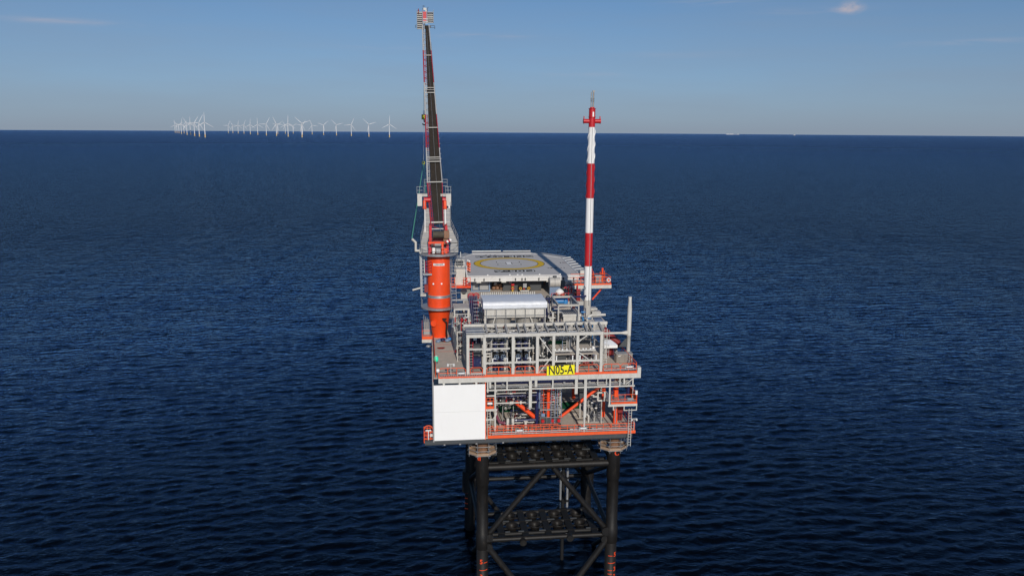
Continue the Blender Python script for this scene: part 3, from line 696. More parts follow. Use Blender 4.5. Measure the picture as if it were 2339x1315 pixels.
# deep clutter behind: process housing, walls coloured dark for the shade under the roof
T = thing('equipment_house', 'equipment housing with shade coloured into its walls at the back of the grey frame', 'housing', (4, 3.4, ZW))
obj('wall', MB().box(.4, 7.6, 3.0, 6.2, ZW, ZW + 3.6), DGREY, T); obj('roof', MB().box(.3, 7.7, 2.9, 6.3, ZW + 3.61, ZW + 3.72), MIDG, T)
for x in (1.2, 3.1, 5.0, 6.6): obj('door', MB().box(x - .4, x + .4, 2.95, 2.99, ZW + .05, ZW + 2.1), DGREY, T)

# valve trees
def valve_tree(label, x, y, handed):
    T = thing('valve_tree', label, 'valve tree', (x, y, ZW), 'valve trees in the grey frame')
    obj('base_spool', MB().lathe((x, y, ZW), [(.36, 0), (.36, .12), (.26, .16), (.26, .55), (.38, .58), (.38, .7), (.30, .74), (.30, 1.3), (.4, 1.33), (.4, 1.45), (.2, 1.5)], 18), NAVY, T)
    obj('master_block', MB().box(x - .24, x + .24, y - .24, y + .24, ZW + 1.5, ZW + 2.3), BLACK, T)
    hw = MB(); hw.torus((x + .12*handed, y - .52, ZW + 1.72), .27, .03, 22, 6, (0, 1, 0)); hw.beam((x + .12*handed - .28, y - .52, ZW + 1.72), (x + .12*handed + .28, y - .52, ZW + 1.72), .04, .04); hw.beam((x + .12*handed, y - .52, ZW + 1.44), (x + .12*handed, y - .52, ZW + 2.0), .04, .04, (0, 1, 0)); hw.tube((x + .12*handed, y - .52, ZW + 1.72), (x + .12*handed, y - .2, ZW + 1.72), .05, 8)
    obj('handwheel', hw, SBLUE, T)
    obj('wing_valve', MB().tube((x, y, ZW + 1.9), (x + .62*handed, y, ZW + 1.9), .13, 10).lathe((x + .62*handed, y, ZW + 1.72), [(0, 0), (.2, 0), (.2, .36), (0, .36)], 14), BLACK, T)
    obj('bonnet', MB().lathe((x, y, ZW + 2.3), [(.24, 0), (.24, .1), (.15, .14), (.15, .3), (.22, .32), (.22, .4), (0, .42)], 14), MIDG, T)
    obj('actuator', MB().lathe((x, y, ZW + 2.72), [(.1, 0), (.27, .06), (.30, .15), (.30, .62), (.22, .72), (.08, .78)], 18), NAVY, T)
    obj('indicator', MB().tube((x + .2, y - .25, ZW + 2.2), (x + .2, y - .25, ZW + 2.4), .1, 10), WHITE, T)
    obj('tubing', MB().path([(x + .3, y - .2, ZW + .7), (x + .34, y - .25, ZW + 2.6), (x + .1, y - .2, ZW + 3.4), (x + .1, y - .2, ZW + 4.5)], .022, 6), GALV, T)
    return T
valve_tree('navy valve tree, outer one behind the left pair guard rail', 1.5, -.3, 1)
valve_tree('navy valve tree, inner one of the left pair', 2.3, -.3, 1)
valve_tree('navy valve tree, first of the pair right of the second bay post', 4.3, -.3, -1)
valve_tree('navy valve tree, last one before the braced bay', 5.15, -.3, 1)
def column_pipe(label, x, y, z0, z1, r, mat=GREY, group='upright pipes in the grey frame', fl=()):
    T = thing('upright_pipe', label, 'pipe', (x, y, z0), group)
    obj('pipe', MB().tube((x, y, z0), (x, y, z1), r, 14), mat, T)
    for f in fl: obj('flange', MB().tube((x, y, f), (x, y, f + .1), r*1.6, 14), mat, T)
column_pipe('short fat pale pipe stub at the right of the left valve pair', 2.68, -.6, ZW, 31.1, .2, PALE, fl=(30.3, 30.9))
column_pipe('short fat pale pipe stub at the right of the right valve pair', 5.5, -.6, ZW, 31.1, .2, PALE, fl=(30.3, 30.9))
column_pipe('short fat pale pipe stub left of the left valve pair', .95, -.6, ZW, 31.0, .2, PALE, fl=(30.8,))
column_pipe('tall pale pipe behind the left valve pair', 2.75, .4, 31.3, ZR, .15, PALE, fl=(32.6, 33.6))
column_pipe('tall pale pipe behind the right valve pair', 5.35, .4, 31.3, ZR, .15, PALE, fl=(32.6, 33.6))
column_pipe('tall grey pipe with a lamp on top in the bay above the yellow board', 10.25, -.6, ZW, 34.1, .07, GALV)
column_pipe('thick grey standpipe right of the lamp post in the bay above the yellow board', 10.5, .5, ZW, ZR, .22, GREY, fl=(31, 33))
column_pipe('grey bottle shaped pipe at the right end of the grey frame', 13.2, -.4, 31.0, 32.2, .17, WHITE, fl=(31.9,))
column_pipe('slim green grey pipe at the left end of the third bay', 7.3, .8, ZW, ZR, .12, GREY, fl=(32,))
column_pipe('grey pipe just left of the third valve bay post', 2.98, .9, ZW, ZR, .13, MIDG)
T = thing('ceiling_lamp', 'round white lamp under the roof beam above the yellow board', 'lamp', (10.25, -.6, 34.1))
obj('shade', MB().lathe((10.25, -.6, 34.05), [(.04, .16), (.24, .05), (.2, -.02), (0, -.04)], 16), WHITE, T)
T = thing('ceiling_lamp', 'small white lamp under the roof beam at the left of the second valve bay', 'lamp', (3.75, -2.2, 34.1))
obj('shade', MB().lathe((3.75, -2.2, 34.05), [(.04, .16), (.2, .05), (.16, -.02), (0, -.04)], 16), WHITE, T)
# stacked horizontal pipe banks inside each bay
def bank(label, x0, x1, y, zs, r, mat, group='horizontal pipe banks in the grey frame', end=None):
    T = thing('pipe_bank', label, 'pipes', (x0, y, zs[0]), group)
    for z in zs: obj('pipe', MB().tube((x0, y, z), (x1, y, z), r, 10), mat, T)
    for x in (x0 + .1, x1 - .1): obj('stanchion', MB().box(x - .05, x + .05, y + r, y + r + .08, ZW, max(zs) + .2), GREY, T)
    return T
bank('four short pipes at the top left of the first valve bay', .35, 1.0, -.8, (32.95, 33.3, 33.65, 34.0), .07, MIDG)
bank('three short pale pipes low at the left of the first valve bay', .35, .95, -.9, (31.4, 31.75, 32.15), .1, PALE)
bank('four short pipes right of the tall pale pipe in the first valve bay', 2.9, 3.3, .8, (33.0, 33.35, 33.7, 34.05), .06, DGREY)
bank('three short pipes right of the tall pale pipe in the second valve bay', 5.55, 6.0, .6, (33.1, 33.5, 33.9), .07, MIDG)
bank('two long pale pipes over the left valve pair', .9, 2.9, -1.4, (33.75, 33.0), .045, PALE)
bank('two long pale pipes over the right valve pair', 3.6, 5.5, -1.4, (33.75, 33.0), .045, PALE)
bank('three grey pipes in the braced bay behind the upper diagonal', 6.3, 7.8, .6, (33.0, 33.4, 33.9), .09, MIDG)
bank('pale pipes across the bay above the mezzanine kerb', 8.2, 10.1, -.5, (33.8, 33.4), .06, PALE)
bank('pale pipes at the top of the last bay', 11.0, 13.2, .6, (33.9, 33.55), .06, PALE)
# control panels and boxes
def cabinet(label, x0, x1, y0, y1, z0, z1, mat, dmat, group=None, nd=1, name='control_cabinet'):
    T = thing(name, label, 'cabinet', ((x0+x1)/2, (y0+y1)/2, z0), group)
    obj('casing', MB().box(x0, x1, y0, y1, z0, z1), mat, T); w = (x1 - x0)/nd
    for k in range(nd):
        a = x0 + k*w; d = obj('door', MB().box(a + .03, a + w - .03, y0 - .03, y0 - .003, z0 + .06, z1 - .05), dmat, T)
        obj('handle', MB().box(a + w - .14, a + w - .09, y0 - .07, y0 - .032, (z0+z1)/2 - .12, (z0+z1)/2 + .12), GALV, d)
    obj('rain_cap', MB().box(x0 - .05, x1 + .05, y0 - .06, y1 + .05, z1 + .003, z1 + .05), mat, T)
    return T
cabinet('navy cabinet with a white lamp low in the first narrow bay', -1.2, -.2, -1.2, -.5, ZW + .75, ZW + 1.75, NAVY, NAVY)
cabinet('white instrument box at the top of the red ladder', -1.1, -.75, -1.5, -1.2, 33.55, 34.15, WHITE, WHITE, name='instrument_box')
cabinet('big dark grey cabinet in the middle of the first narrow bay', -1.15, -.15, -.3, .4, 31.4, 32.6, DGREY, DGREY, nd=2)
T = thing('tool_chest', 'slanted dark steel chute under the mezzanine left of the lamp post', 'chute', (9, -1.2, ZW))
obj('body', MB().prism_y([(8.4, 31.2), (8.9, ZW + .4), (9.6, ZW + .4), (9.7, 31.3), (9.5, 31.7), (8.3, 31.7)], -1.6, -.6), DGREY, T); obj('rim', MB().box(8.25, 9.75, -1.7, -.55, 31.705, 31.8), PALE, T)
T = thing('pump_skid', 'clustered grey valve manifold behind the braced bay', 'manifold', (7, -.4, ZW))
obj('frame', MB().box(6.35, 7.75, -.9, .3, ZW, ZW + .15), GREY, T)
for k in range(6):
    x = 6.45 + k*.24; h = random.uniform(1.7, 3.0)
    t = MB(); t.tube((x, -.4 + .2*(k % 2), ZW + .1), (x, -.4 + .2*(k % 2), ZW + h), .055, 8); obj('riser_pipe', t, random.choice((GALV, PALE, MIDG)), T)
    v = MB(); v.ball((x, -.4 + .2*(k % 2), ZW + h*.62), .15, 10, 6); v.tube((x, -.55 + .2*(k % 2), ZW + h*.62), (x, -.8 + .2*(k % 2), ZW + h*.62), .03, 6); v.torus((x, -.8 + .2*(k % 2), ZW + h*.62), .13, .025, 12, 5, (0, 1, 0)); obj('valve', v, random.choice((BLACK, MIDG, DGREY, NAVY)), T)
    obj('gauge', MB().tube((x + .08, -.72, ZW + h*.85), (x + .08, -.66, ZW + h*.85), .08, 10), WHITE, T)
def clutter(label, x0, x1, y0, y1, z0, z1, n, seed, mats, name='instrument_rack', rmax=.06):
    rn = random.Random(seed); T = thing(name, label, 'rack', ((x0 + x1)/2, y1, z0))
    obj('back_frame', MB().box(x0, x1, y1, y1 + .06, z0, z0 + .08).box(x0, x1, y1, y1 + .06, z1 - .08, z1).box(x0, x0 + .08, y1, y1 + .06, z0 + .08, z1 - .08).box(x1 - .08, x1, y1, y1 + .06, z0 + .08, z1 - .08), mats[0], T)
    for k in range(n):
        x, y, z = rn.uniform(x0, x1), rn.uniform(y0, y1), rn.uniform(z0, z1); m = rn.choice(mats); q = rn.random()
        if q < .30: a, b = sorted((rn.uniform(z0, z1), rn.uniform(z0, z1))); obj('tube', MB().tube((x, y, a), (x, y, b + .3), rn.uniform(.02, rmax), 7), m, T)
        elif q < .48: a = rn.uniform(.3, .9)*(x1 - x0)*.5; obj('tube', MB().tube((max(x0, x - a), y, z), (min(x1, x + a), y, z), rn.uniform(.02, rmax), 7), m, T)
        elif q < .66: r = rn.uniform(.09, .17); obj('valve', MB().ball((x, y, z), r, 9, 6).tube((x, y, z), (x, y - r*2, z), .03, 6).torus((x, y - r*2, z), r*1.05, .02, 12, 5, (0, 1, 0)), m, T)
        elif q < .8: w, h = rn.uniform(.12, .35), rn.uniform(.15, .45); obj('junction_box', MB().box(x - w/2, x + w/2, y - .1, y, z - h/2, z + h/2), m, T)
        elif q < .9: r = rn.uniform(.1, .2); obj('flange', MB().tube((x - .06, y, z), (x + .06, y, z), r, 12).tube((x - .3, y, z), (x + .3, y, z), r*.55, 8), m, T)
        else: obj('gauge', MB().tube((x, y - .05, z), (x, y, z), rn.uniform(.06, .1), 10), WHITE, T)
    return T
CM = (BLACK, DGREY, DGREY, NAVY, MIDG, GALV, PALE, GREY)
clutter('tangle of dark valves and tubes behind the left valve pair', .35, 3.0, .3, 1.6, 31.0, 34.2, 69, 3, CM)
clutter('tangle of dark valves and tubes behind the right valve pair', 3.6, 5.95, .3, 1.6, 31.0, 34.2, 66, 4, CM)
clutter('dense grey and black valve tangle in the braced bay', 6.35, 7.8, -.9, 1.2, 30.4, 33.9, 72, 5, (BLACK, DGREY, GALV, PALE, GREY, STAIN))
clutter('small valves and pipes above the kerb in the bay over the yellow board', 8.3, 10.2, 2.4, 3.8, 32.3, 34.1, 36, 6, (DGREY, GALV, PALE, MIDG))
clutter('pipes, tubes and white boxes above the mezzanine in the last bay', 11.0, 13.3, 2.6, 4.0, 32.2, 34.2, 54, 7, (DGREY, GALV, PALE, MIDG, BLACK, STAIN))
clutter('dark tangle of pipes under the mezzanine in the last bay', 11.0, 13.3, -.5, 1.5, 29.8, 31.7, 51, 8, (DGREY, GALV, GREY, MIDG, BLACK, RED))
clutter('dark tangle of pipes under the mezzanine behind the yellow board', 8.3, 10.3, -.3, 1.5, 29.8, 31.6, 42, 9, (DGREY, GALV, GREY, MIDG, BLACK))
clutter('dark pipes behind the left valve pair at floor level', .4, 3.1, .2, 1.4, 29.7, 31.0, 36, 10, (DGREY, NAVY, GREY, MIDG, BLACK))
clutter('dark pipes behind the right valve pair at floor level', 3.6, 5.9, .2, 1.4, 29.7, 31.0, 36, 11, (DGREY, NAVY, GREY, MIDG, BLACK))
ladder('red sided ladder in the first narrow bay of the grey frame', -1.4, -1.7, ZW, 33.4, .4, RED, PALE)
ladder('blue sided ladder up from the mezzanine above the yellow board', 9.75, -.2, 31.9, ZR, .5, SBLUE, PALE)
ladder('caged pale ladder at the right end of the grey frame', 14.1, -2.55, ZW, ZR + .4, .4, PALE, PALE, cage=True)
def extinguisher(x, y, z, label):
    T = thing('fire_extinguisher', label, 'extinguisher', (x, y, z)); obj('cylinder', MB().lathe((x, y, z), [(.1, 0), (.12, .03), (.12, .5), (.05, .6), (.03, .66)], 14), RED, T); obj('hose', MB().path([(x, y - .04, z + .62), (x + .14, y - .05, z + .5), (x + .14, y - .05, z + .15)], .02, 6), BLACK, T)
extinguisher(10.42, -1.2, 31.3, 'red fire extinguisher beside the lamp post above the yellow board')
# things between the frame and the air cooler
def pipe_loop(label, pts, r, mat, group=None): return pipe_thing('pipe', pts, r, mat, label, 'pipe', group)
pipe_loop('pale goose neck pipe bending over at the foot of the striped stack', [(14.5, 9.6, 31.4), (14.5, 9.6, 33.0), (14.75, 9.7, 33.4), (15.2, 9.8, 33.55), (17.0, 10, 33.5)], .17, PALE)
T = thing('duct_box', 'pale angled duct cover right of the striped stack', 'duct', (16.2, 10.5, 31.5))
obj('body', MB().prism_y([(15.0, 31.0), (17.0, 31.0), (17.0, 32.4), (15.0, 32.4)], 9.5, 13), MIDG, T); obj('cover', MB().box(14.8, 17.1, 9.3, 13.1, 32.41, 32.55), PALE, T); obj('leg', MB().box(16.85, 17.05, 9.3, 9.5, ZW, 32.4), PALE, T); obj('window', MB().prism([(15.7, 10.3), (16.8, 10.3), (17.0, 12.4), (15.9, 12.4)], 32.56, 32.6), SBLUE, T)
for k, (x, y, z) in enumerate(((16.3, 14.5, 33.2), (16.6, 13.6, 32.9))):
    T = thing('vent_hood', ('upper pale vent hood behind the striped stack', 'lower pale vent hood behind the striped stack')[k], 'vent', (x, y, z - 2)); obj('stem', MB().box(x - .4, x + .2, y, y + .8, ZW, z - .02), GREY, T); obj('cap', MB().box(x - .6, x + .6, y - .2, y + 1, z, z + .16), PALE, T)
T = thing('drum', 'dark round drum lying left of the foot of the striped stack', 'drum', (14.2, 12, 31.8)); obj('shell', MB().tube((13.9, 12.6, 32.6), (13.9, 14, 32.6), .7, 20), DGREY, T); obj('cradle', MB().box(13.4, 14.4, 12.8, 13.8, ZW, 32.0), MIDG, T)

# vent stack on the right, striped
def stack():
    T = thing('vent_stack', 'tall red and white striped vent stack with spiral fins', 'stack', (15.4, 14, ZW))
    c = (15.4, 14)
    segs = ((ZW, 34.7, .50, .50, GREY), (34.7, 39.35, .50, .505, WHITE), (39.35, 43.85, .505, .505, RED), (43.85, 48.45, .505, .50, WHITE), (48.45, 53.0, .50, .47, RED), (53.0, 57.66, .47, .42, WHITE), (57.66, 60.0, .42, .42, RED))
    for z0, z1, r0, r1, m in segs:
        b = obj('band', MB().tube((*c, z0), (*c, z1), r0, 32, r1, False), m, T)
        if z0 > 46.5:
            for s in range(3):
                mb = MB(); n = int((z1 - z0)*5); vs = []; fs = []
                for i in range(n + 1):
                    z = z0 + (z1 - z0)*i/n; a = 2*math.pi*(z - 48)/4.6 + s*2.0944
                    if z0 > 57.6: break
                    r = r0 + (r1 - r0)*i/n
                    for rr, da in ((r - .02, -.03), (r + .075, -.03), (r + .075, .03), (r - .02, .03)): vs.append((c[0] + rr*math.cos(a + da), c[1] + rr*math.sin(a + da), z))
                k = len(vs)//4
                for i in range(k - 1):
                    for q in range(4): fs.append((i*4 + q, i*4 + (q + 1) % 4, i*4 + 4 + (q + 1) % 4, i*4 + 4 + q))
                if fs: obj('spiral_fin', mb.add(vs, fs), m, b)
    mb = MB(); mb.lathe((*c, 60.0), [(.42, -.02), (.50, 0), (.50, .05), (.30, .06), (.30, .2)], 24); mb.lathe((*c, 58.9), [(.42, 0), (.5, .02), (.5, .08), (.42, .1)], 24); obj('top_flange', mb, RED, T)
    for s in (-1, 1):
        a = obj('side_arm', MB().tube((c[0] + s*.38, 14, 58.42), (c[0] + s*1.08, 14, 58.42), .28, 18).tube((c[0] + s*1.04, 14, 58.42), (c[0] + s*1.14, 14, 58.42), .33, 18), RED, T)
        obj('arm_lug', MB().box(c[0] + s*1.06 - .05, c[0] + s*1.06 + .05, 13.9, 14.1, 58.6, 59.05), RED, a)
    for dx, h in ((-.16, 2.0), (.12, 2.1)):
        obj('tip_pipe', MB().tube((c[0] + dx, 14, 60.0), (c[0] + dx, 14, 60.1 + h), .1 if dx > 0 else .06, 12), STAIN, T)
    obj('tip_guide', MB().torus((c[0], 14, 61.0), .24, .035, 18, 5).torus((c[0], 14, 61.25), .24, .035, 18, 5), GALV, T)
    obj('tip_head', MB().box(c[0] - .02, c[0] + .3, 13.9, 14.1, 62.1, 62.3), MIDG, T)
    obj('hatch_plate', MB().box(c[0] - .02, c[0] + .16, 13.55, 13.6, 58.95, 59.6), WHITE, T)
    obj('drain_pipe', MB().tube((c[0] + .08, 13.46, 34), (c[0] - .02, 13.52, 57.6), .035, 6), GALV, T)
    obj('lifting_lug', MB().torus((c[0] - .55, 13.7, 35.0), .22, .04, 14, 5, (1, .6, 0)).torus((c[0] - .5, 13.7, 36.4), .22, .04, 14, 5, (1, .6, 0)), GALV, T)
stack()

# small pole on the right
T = thing('vent_pole', 'short plain pale vent pole at the right edge held by a white arm', 'stack', (18.15, 2.2, ZW))
obj('pipe', MB().lathe((18.15, 2.2, ZW), [(.22, 0), (.23, 3.1), (.26, 3.12), (.26, 3.3), (.25, 3.32), (.27, 6.4), (.19, 7.6), (.19, 8.0), (.0, 8.0)], 22), PALE, T)
obj('arm', MB().tube((13.9, 2.2, 33.05), (17.3, 2.2, 33.05), .14, 14).tube((17.2, 2.2, 33.05), (17.95, 2.2, 33.05), .14, 14, .30), PALE, T)
obj('stay_plate', MB().prism_y([(16.9, 31.3), (17.9, 31.3), (17.95, 32.4), (17.7, 32.3)], 2.15, 2.2), DGREY, T)
T = thing('steel_cabinet', 'brownish stainless cabinet standing in front of the short vent pole', 'cabinet', (17.4, 1.6, ZW))
obj('casing', MB().box(16.42, 18.42, 1.1, 2.1, ZW + .05, ZW + 1.12), STAIN, T)
for a in (16.46, 17.44): obj('door', MB().box(a, a + .94, 1.06, 1.095, ZW + .1, ZW + 1.06), STAIN, T)
obj('lid', MB().box(16.38, 18.46, 1.04, 2.14, ZW + 1.125, ZW + 1.17), MIDG, T); obj('name_plate', MB().box(16.62, 16.9, 1.045, 1.058, ZW + .86, ZW + .94), WHITE, T)
# dark red vessel with white cover
T = thing('red_hopper', 'dark red tapering hopper leaning out behind the right end ladder', 'hopper', (16.5, 4.5, ZW))
obj('body', MB().tube((15.6, 5.6, 32.4), (17.7, 5.0, 31.0), .75, 20, .32), DRED, T); obj('nose', MB().tube((17.7, 5.0, 31.0), (17.78, 5.0, 30.5), .32, 16, .26), DRED, T); obj('skirt', MB().tube((16.2, 4.8, 31.2), (16.5, 4.6, ZW), .75, 20, .42), DRED, T); obj('chute', MB().prism_y([(16.9, 29.6), (17.3, 30.5), (17.4, 29.6)], 4.3, 4.9), MIDG, T)
T = thing('white_hood', 'white box hood with sloping top right behind the caged ladder', 'hood', (15.8, 3.2, 31))
obj('shell', MB().prism_y([(15.2, 31.05), (16.9, 31.05), (16.9, 31.4), (15.2, 31.4)], 2.6, 3.8), WHITE, T); obj('top', MB().add([(15.2, 2.6, 31.405), (16.9, 2.6, 31.405), (16.9, 3.8, 31.405), (15.2, 3.8, 31.405), (15.4, 3.4, 31.9), (16.2, 3.4, 31.9)], [(0, 1, 5, 4), (1, 2, 5), (2, 3, 4, 5), (3, 0, 4), (3, 2, 1, 0)]), SILVER, T); obj('bracket', MB().box(16.6, 16.75, 3.0, 3.1, 30.3, 31.05), BLACK, T); obj('post', MB().box(15.4, 15.55, 3.1, 3.25, ZW, 31.05), GREY, T)
# ------------------------------------------------------------------ air cooler with silver cover
T = thing('air_cooler', 'long pale air cooler on legs under a silver tarpaulin, with two fan rings below', 'cooler', (4.4, 7.2, ZW))
x0, x1, y0, y1 = .70, 8.2, 5.0, 9.6
obj('casing', MB().box(x0, x1, y0, y1, 34.78, 35.95), PALE, T)
for k in range(7):
    x = x0 + (x1 - x0)*k/6; obj('rib', MB().box(x - .05, x + .05, y0 - .09, y0 - .002, 34.8, 35.9), GREY, T)
obj('ledge', MB().box(x0 - .08, x1 + .08, y0 - .14, y0 - .002, 34.62, 34.77), PALE, T)
cv = MB(); nx, ny = 24, 10; vs = []; fs = []
for j in range(ny + 1):
    for i in range(nx + 1):
        u, v = i/nx, j/ny
        x = x0 - .22 + (x1 - x0 + .44)*u + (.12 if v > .2 else 0)*(0.5 - u)*1.0
        if v < .2: y = y0 - .16 - .0*v; z = 35.78 + (v/.2)*.72
        else: y = y0 - .16 + (v - .2)/.8*(y1 - y0 + .3); z = 36.5 + .1*math.sin(min(1, (v - .2)/.8)*math.pi)
        z += .016*math.sin(23*u + 3*v) + .012*math.sin(61*u + 9*v) + random.uniform(-.012, .012); y += .03*math.sin(31*u + 2) if v < .2 else 0
        vs.append((x, y, z))
for j in range(ny):
    for i in range(nx): a = j*(nx + 1) + i; fs.append((a, a + 1, a + nx + 2, a + nx + 1))
cv.add(vs, fs, True); n0 = nx + 1
obj('tarpaulin', cv, SILVER, T)
side = MB()
for X, s in ((x0 - .2, 1), (x1 + .2, -1)): side.box(X - .01, X + .01, y0 - .1, y1 + .05, 35.75, 36.52)
obj('tarpaulin_flap', side, SILVER, T)
for X in (x0 + 1.95, x0 + 5.55):
    r = obj('fan_ring', MB().lathe((X, 7.2, 33.55), [(1.30, -.35), (1.40, -.2), (1.75, .8), (1.95, 1.05)], 40), GREY, T)
    b = MB()
    for k in range(6):
        a = k*1.047; b.beam((X, 7.2, 33.7), (X + 1.28*math.cos(a), 7.2 + 1.28*math.sin(a), 33.72), .3, .03)
    b.tube((X, 7.2, 33.6), (X, 7.2, 33.9), .18, 10); obj('fan', b, MIDG, r)
for X in (x0 + .05, x1 - .05):
    for Y in (y0 + .1, y1 - .1): obj('leg', MB().beam((X, Y, ZW), (X, Y, 34.78), .22, .22), PALE, T)
for a, b in (((2.0, 34.7), (1.4, 33.1)), ((6.3, 34.7), (7.0, 33.1))): obj('strut', MB().beam((a[0], y0 - .05, a[1]), (b[0], y0 - .05, b[1]), .1, .1, (0, 1, 0)), PALE, T)
obj('walkway_beam', MB().box(x0 - 2.6, x1 + .2, y0 - .5, y0 - .3, 33.15, 33.35), PALE, T)
obj('machinery_deck', MB().box(x0, x1, y0, y1, 33.0, 33.1), DGREY, T)
obj('hand_rail', MB().tube((x0, y0 - .3, 34.95), (x1, y0 - .3, 34.95), .03, 6).tube((x0, y0 - .3, 35.75), (x1, y0 - .3, 35.75), .025, 6), GALV, T)
for k in range(7): x = x0 + .2 + k*1.2; obj('hand_rail_post', MB().tube((x, y0 - .32, 33.3), (x, y0 - .32, 35.75), .03, 6), GALV, T)
# row of small brackets behind the cooler
T = thing('bracket_row', 'long row of small pale saw tooth brackets behind the silver tarpaulin', 'brackets', (4.5, 14, 35))
obj('rail', MB().box(.7, 8.3, 13.9, 14.1, 35.2, 35.5), GREY, T)
for k in range(26):
    x = .85 + k*.285; obj('bracket', MB().prism_y([(x, 35.5), (x + .2, 35.5), (x + .2, 35.95), (x + .06, 35.95)], 13.85, 14.15), PALE, T)
for x in (.8, 8.2): obj('post', MB().box(x - .1, x + .1, 13.9, 14.1, ZW, 35.2), GREY, T)
# smaller cooler on the right
T = thing('box_cooler', 'small box cooler with slatted top and a fan ring right of the silver tarpaulin', 'cooler', (11.7, 7.4, ZW))
obj('casing', MB().box(10.65, 12.8, 5.8, 9.2, 33.75, 34.5), PALE, T)
mb = MB()
for k in range(9): x = 10.75 + k*.24; mb.box(x, x + .12, 5.85, 9.15, 34.52, 34.62)
obj('slatted_top', mb, MIDG, T)
obj('top_frame', MB().box(10.55, 10.7, 5.7, 9.3, 34.4, 34.68).box(12.75, 12.9, 5.7, 9.3, 34.4, 34.68).box(10.7, 12.75, 5.7, 5.84, 34.4, 34.68), PALE, T)
obj('fan_ring', MB().lathe((11.75, 7.3, 33.1), [(.75, 0), (.8, .3), (1.0, .64)], 28), GALV, T)
for x in (10.8, 12.65):
    for y in (5.9, 9.0): obj('leg', MB().beam((x, y, ZW), (x, y, 33.75), .15, .15), PALE, T)
pipe_loop('bright blue upright pipe at the right side of the box cooler', [(13.25, 6.2, 32.4), (13.25, 6.2, 34.0), (13.1, 6.2, 34.2)], .1, BLUE)
# square lifting frame above with blue pump
T = thing('lifting_gantry', 'open square grey beam frame above the box cooler', 'gantry', (11.1, 7.6, ZW))
for a, b in (((9.85, 5.0, 36), (12.4, 5.0, 36)), ((9.85, 10.1, 36), (12.4, 10.1, 36)), ((9.85, 5.0, 36), (9.85, 10.1, 36)), ((12.4, 5.0, 36), (12.4, 10.1, 36))): obj('beam', MB().ibeam(a, b, .2, .26), GREY, T)
for x in (9.85, 12.4):
    for y in (5.0, 10.1): obj('post', MB().beam((x, y, ZW), (x, y, 35.87), .16, .16), GREY, T)
obj('floor', MB().box(10, 12.3, 9.0, 13.0, 34.6, 34.7), DECK, T)
obj('diagonal', MB().beam((8.6, 5, 34.6), (9.8, 5, 33.0), .1, .1, (0, 1, 0)), PALE, T)
T = thing('pump', 'bright blue pump inside the square frame above the box cooler', 'pump', (11.2, 11, 34.7))
obj('motor', MB().tube((10.4, 11.4, 35.15), (11.6, 11.4, 35.15), .36, 16), BLUE, T); obj('head', MB().lathe((11.9, 11.4, 34.7), [(.3, 0), (.34, .2), (.34, .7), (.2, .9), (0, .9)], 16), BLUE, T); obj('base', MB().box(10.2, 12.2, 11.0, 11.9, 34.71, 34.8), GREY, T)
# stairs and pipe tower left of the cooler
T = thing('pipe_tower', 'navy bundle of upright pipes with pale rungs left of the silver tarpaulin', 'pipes', (-.2, 9, ZW))
for k in range(5): obj('pipe', MB().tube((-.55 + k*.24, 8.6, ZW), (-.85 + k*.24, 11.5, 36.0), .11, 10), NAVY, T)
for k in range(9): z = 32.2 + k*.42; obj('rung', MB().box(-.35, .55, 8.1 + k*.28, 8.2 + k*.28, z, z + .07), GALV, T)
T = thing('equipment_rack', 'open grey steel rack between the orange crane column and the navy pipe tower', 'rack', (-2, 8.5, ZW))
for x in (-2.9, -1.1):
    for y in (7.6, 10.6): obj('post', MB().beam((x, y, ZW), (x, y, 35.2), .16, .16), PALE, T)
for z in (33.4, 35.2):
    for y in (7.6, 10.6): obj('beam', MB().box(-2.82, -1.18, y - .07, y + .07, z - .16, z), PALE, T)
    for x in (-2.9, -1.1): obj('beam', MB().box(x - .07, x + .07, 7.68, 10.52, z - .16, z), PALE, T)
obj('top_plate', MB().box(-2.8, -1.2, 7.7, 10.5, 35.21, 35.26), GREY, T)
for k in range(4): obj('pipe', MB().tube((-2.5 + k*.35, 8, ZW), (-2.5 + k*.35, 10, 35), .08, 8), random.choice((MIDG, NAVY, GREY)), T)
for k in range(6):
    x, y, z = random.uniform(-2.8, -1.2), random.uniform(7.8, 9), random.choice((29.8, 31.2, 32.6, 33.6))
    obj('valve', MB().ball((x, y, z), .2, 10, 6).tube((x, y, z), (x, y - .3, z), .05, 6).torus((x, y - .3, z), .18, .03, 14, 5, (0, 1, 0)), random.choice((MIDG, BLACK, RED, GREY)), T)
T = thing('equipment_rack', 'smaller grey rack with round valves low in front of the first rack', 'rack', (-2.3, 5, ZW))
for x in (-2.75, -1.95):
    for y in (3.6, 6.2): obj('post', MB().beam((x, y, ZW), (x, y, 33.3), .13, .13), GREY, T)
for z in (31.6, 33.3): obj('beam', MB().box(-2.7, -2.0, 3.55, 3.65, z - .12, z).box(-2.8, -2.7, 3.7, 6.2, z - .12, z).box(-2.0, -1.9, 3.7, 6.2, z - .12, z), PALE, T)
for k in range(5):
    z = 30 + k*.75; obj('valve', MB().ball((-2.35, 3.9 + .2*k, z), .2, 10, 6).torus((-2.35, 3.5 + .2*k, z), .22, .035, 16, 5, (0, 1, 0)), random.choice((MIDG, GREY, STAIN)), T)
T = thing('walkway', 'thin grey walkway beam running from the rack to the silver covered cooler', 'walkway', (-2, 12, 35.5))
obj('beam', MB().box(-3.0, .6, 11.9, 12.1, 35.3, 35.5), GALV, T); obj('hand_rail', MB().tube((-3.0, 11.9, 36.4), (.4, 11.9, 36.4), .03, 6), GALV, T)
T = thing('stair', 'steep grey stair beside the crane column', 'stair', (-2.9, 14, 33))
for s in (-3.1, -2.4): obj('stringer', MB().beam((s, 12.5, 33.5), (s, 15.5, 37.0), .06, .25), GALV, T)
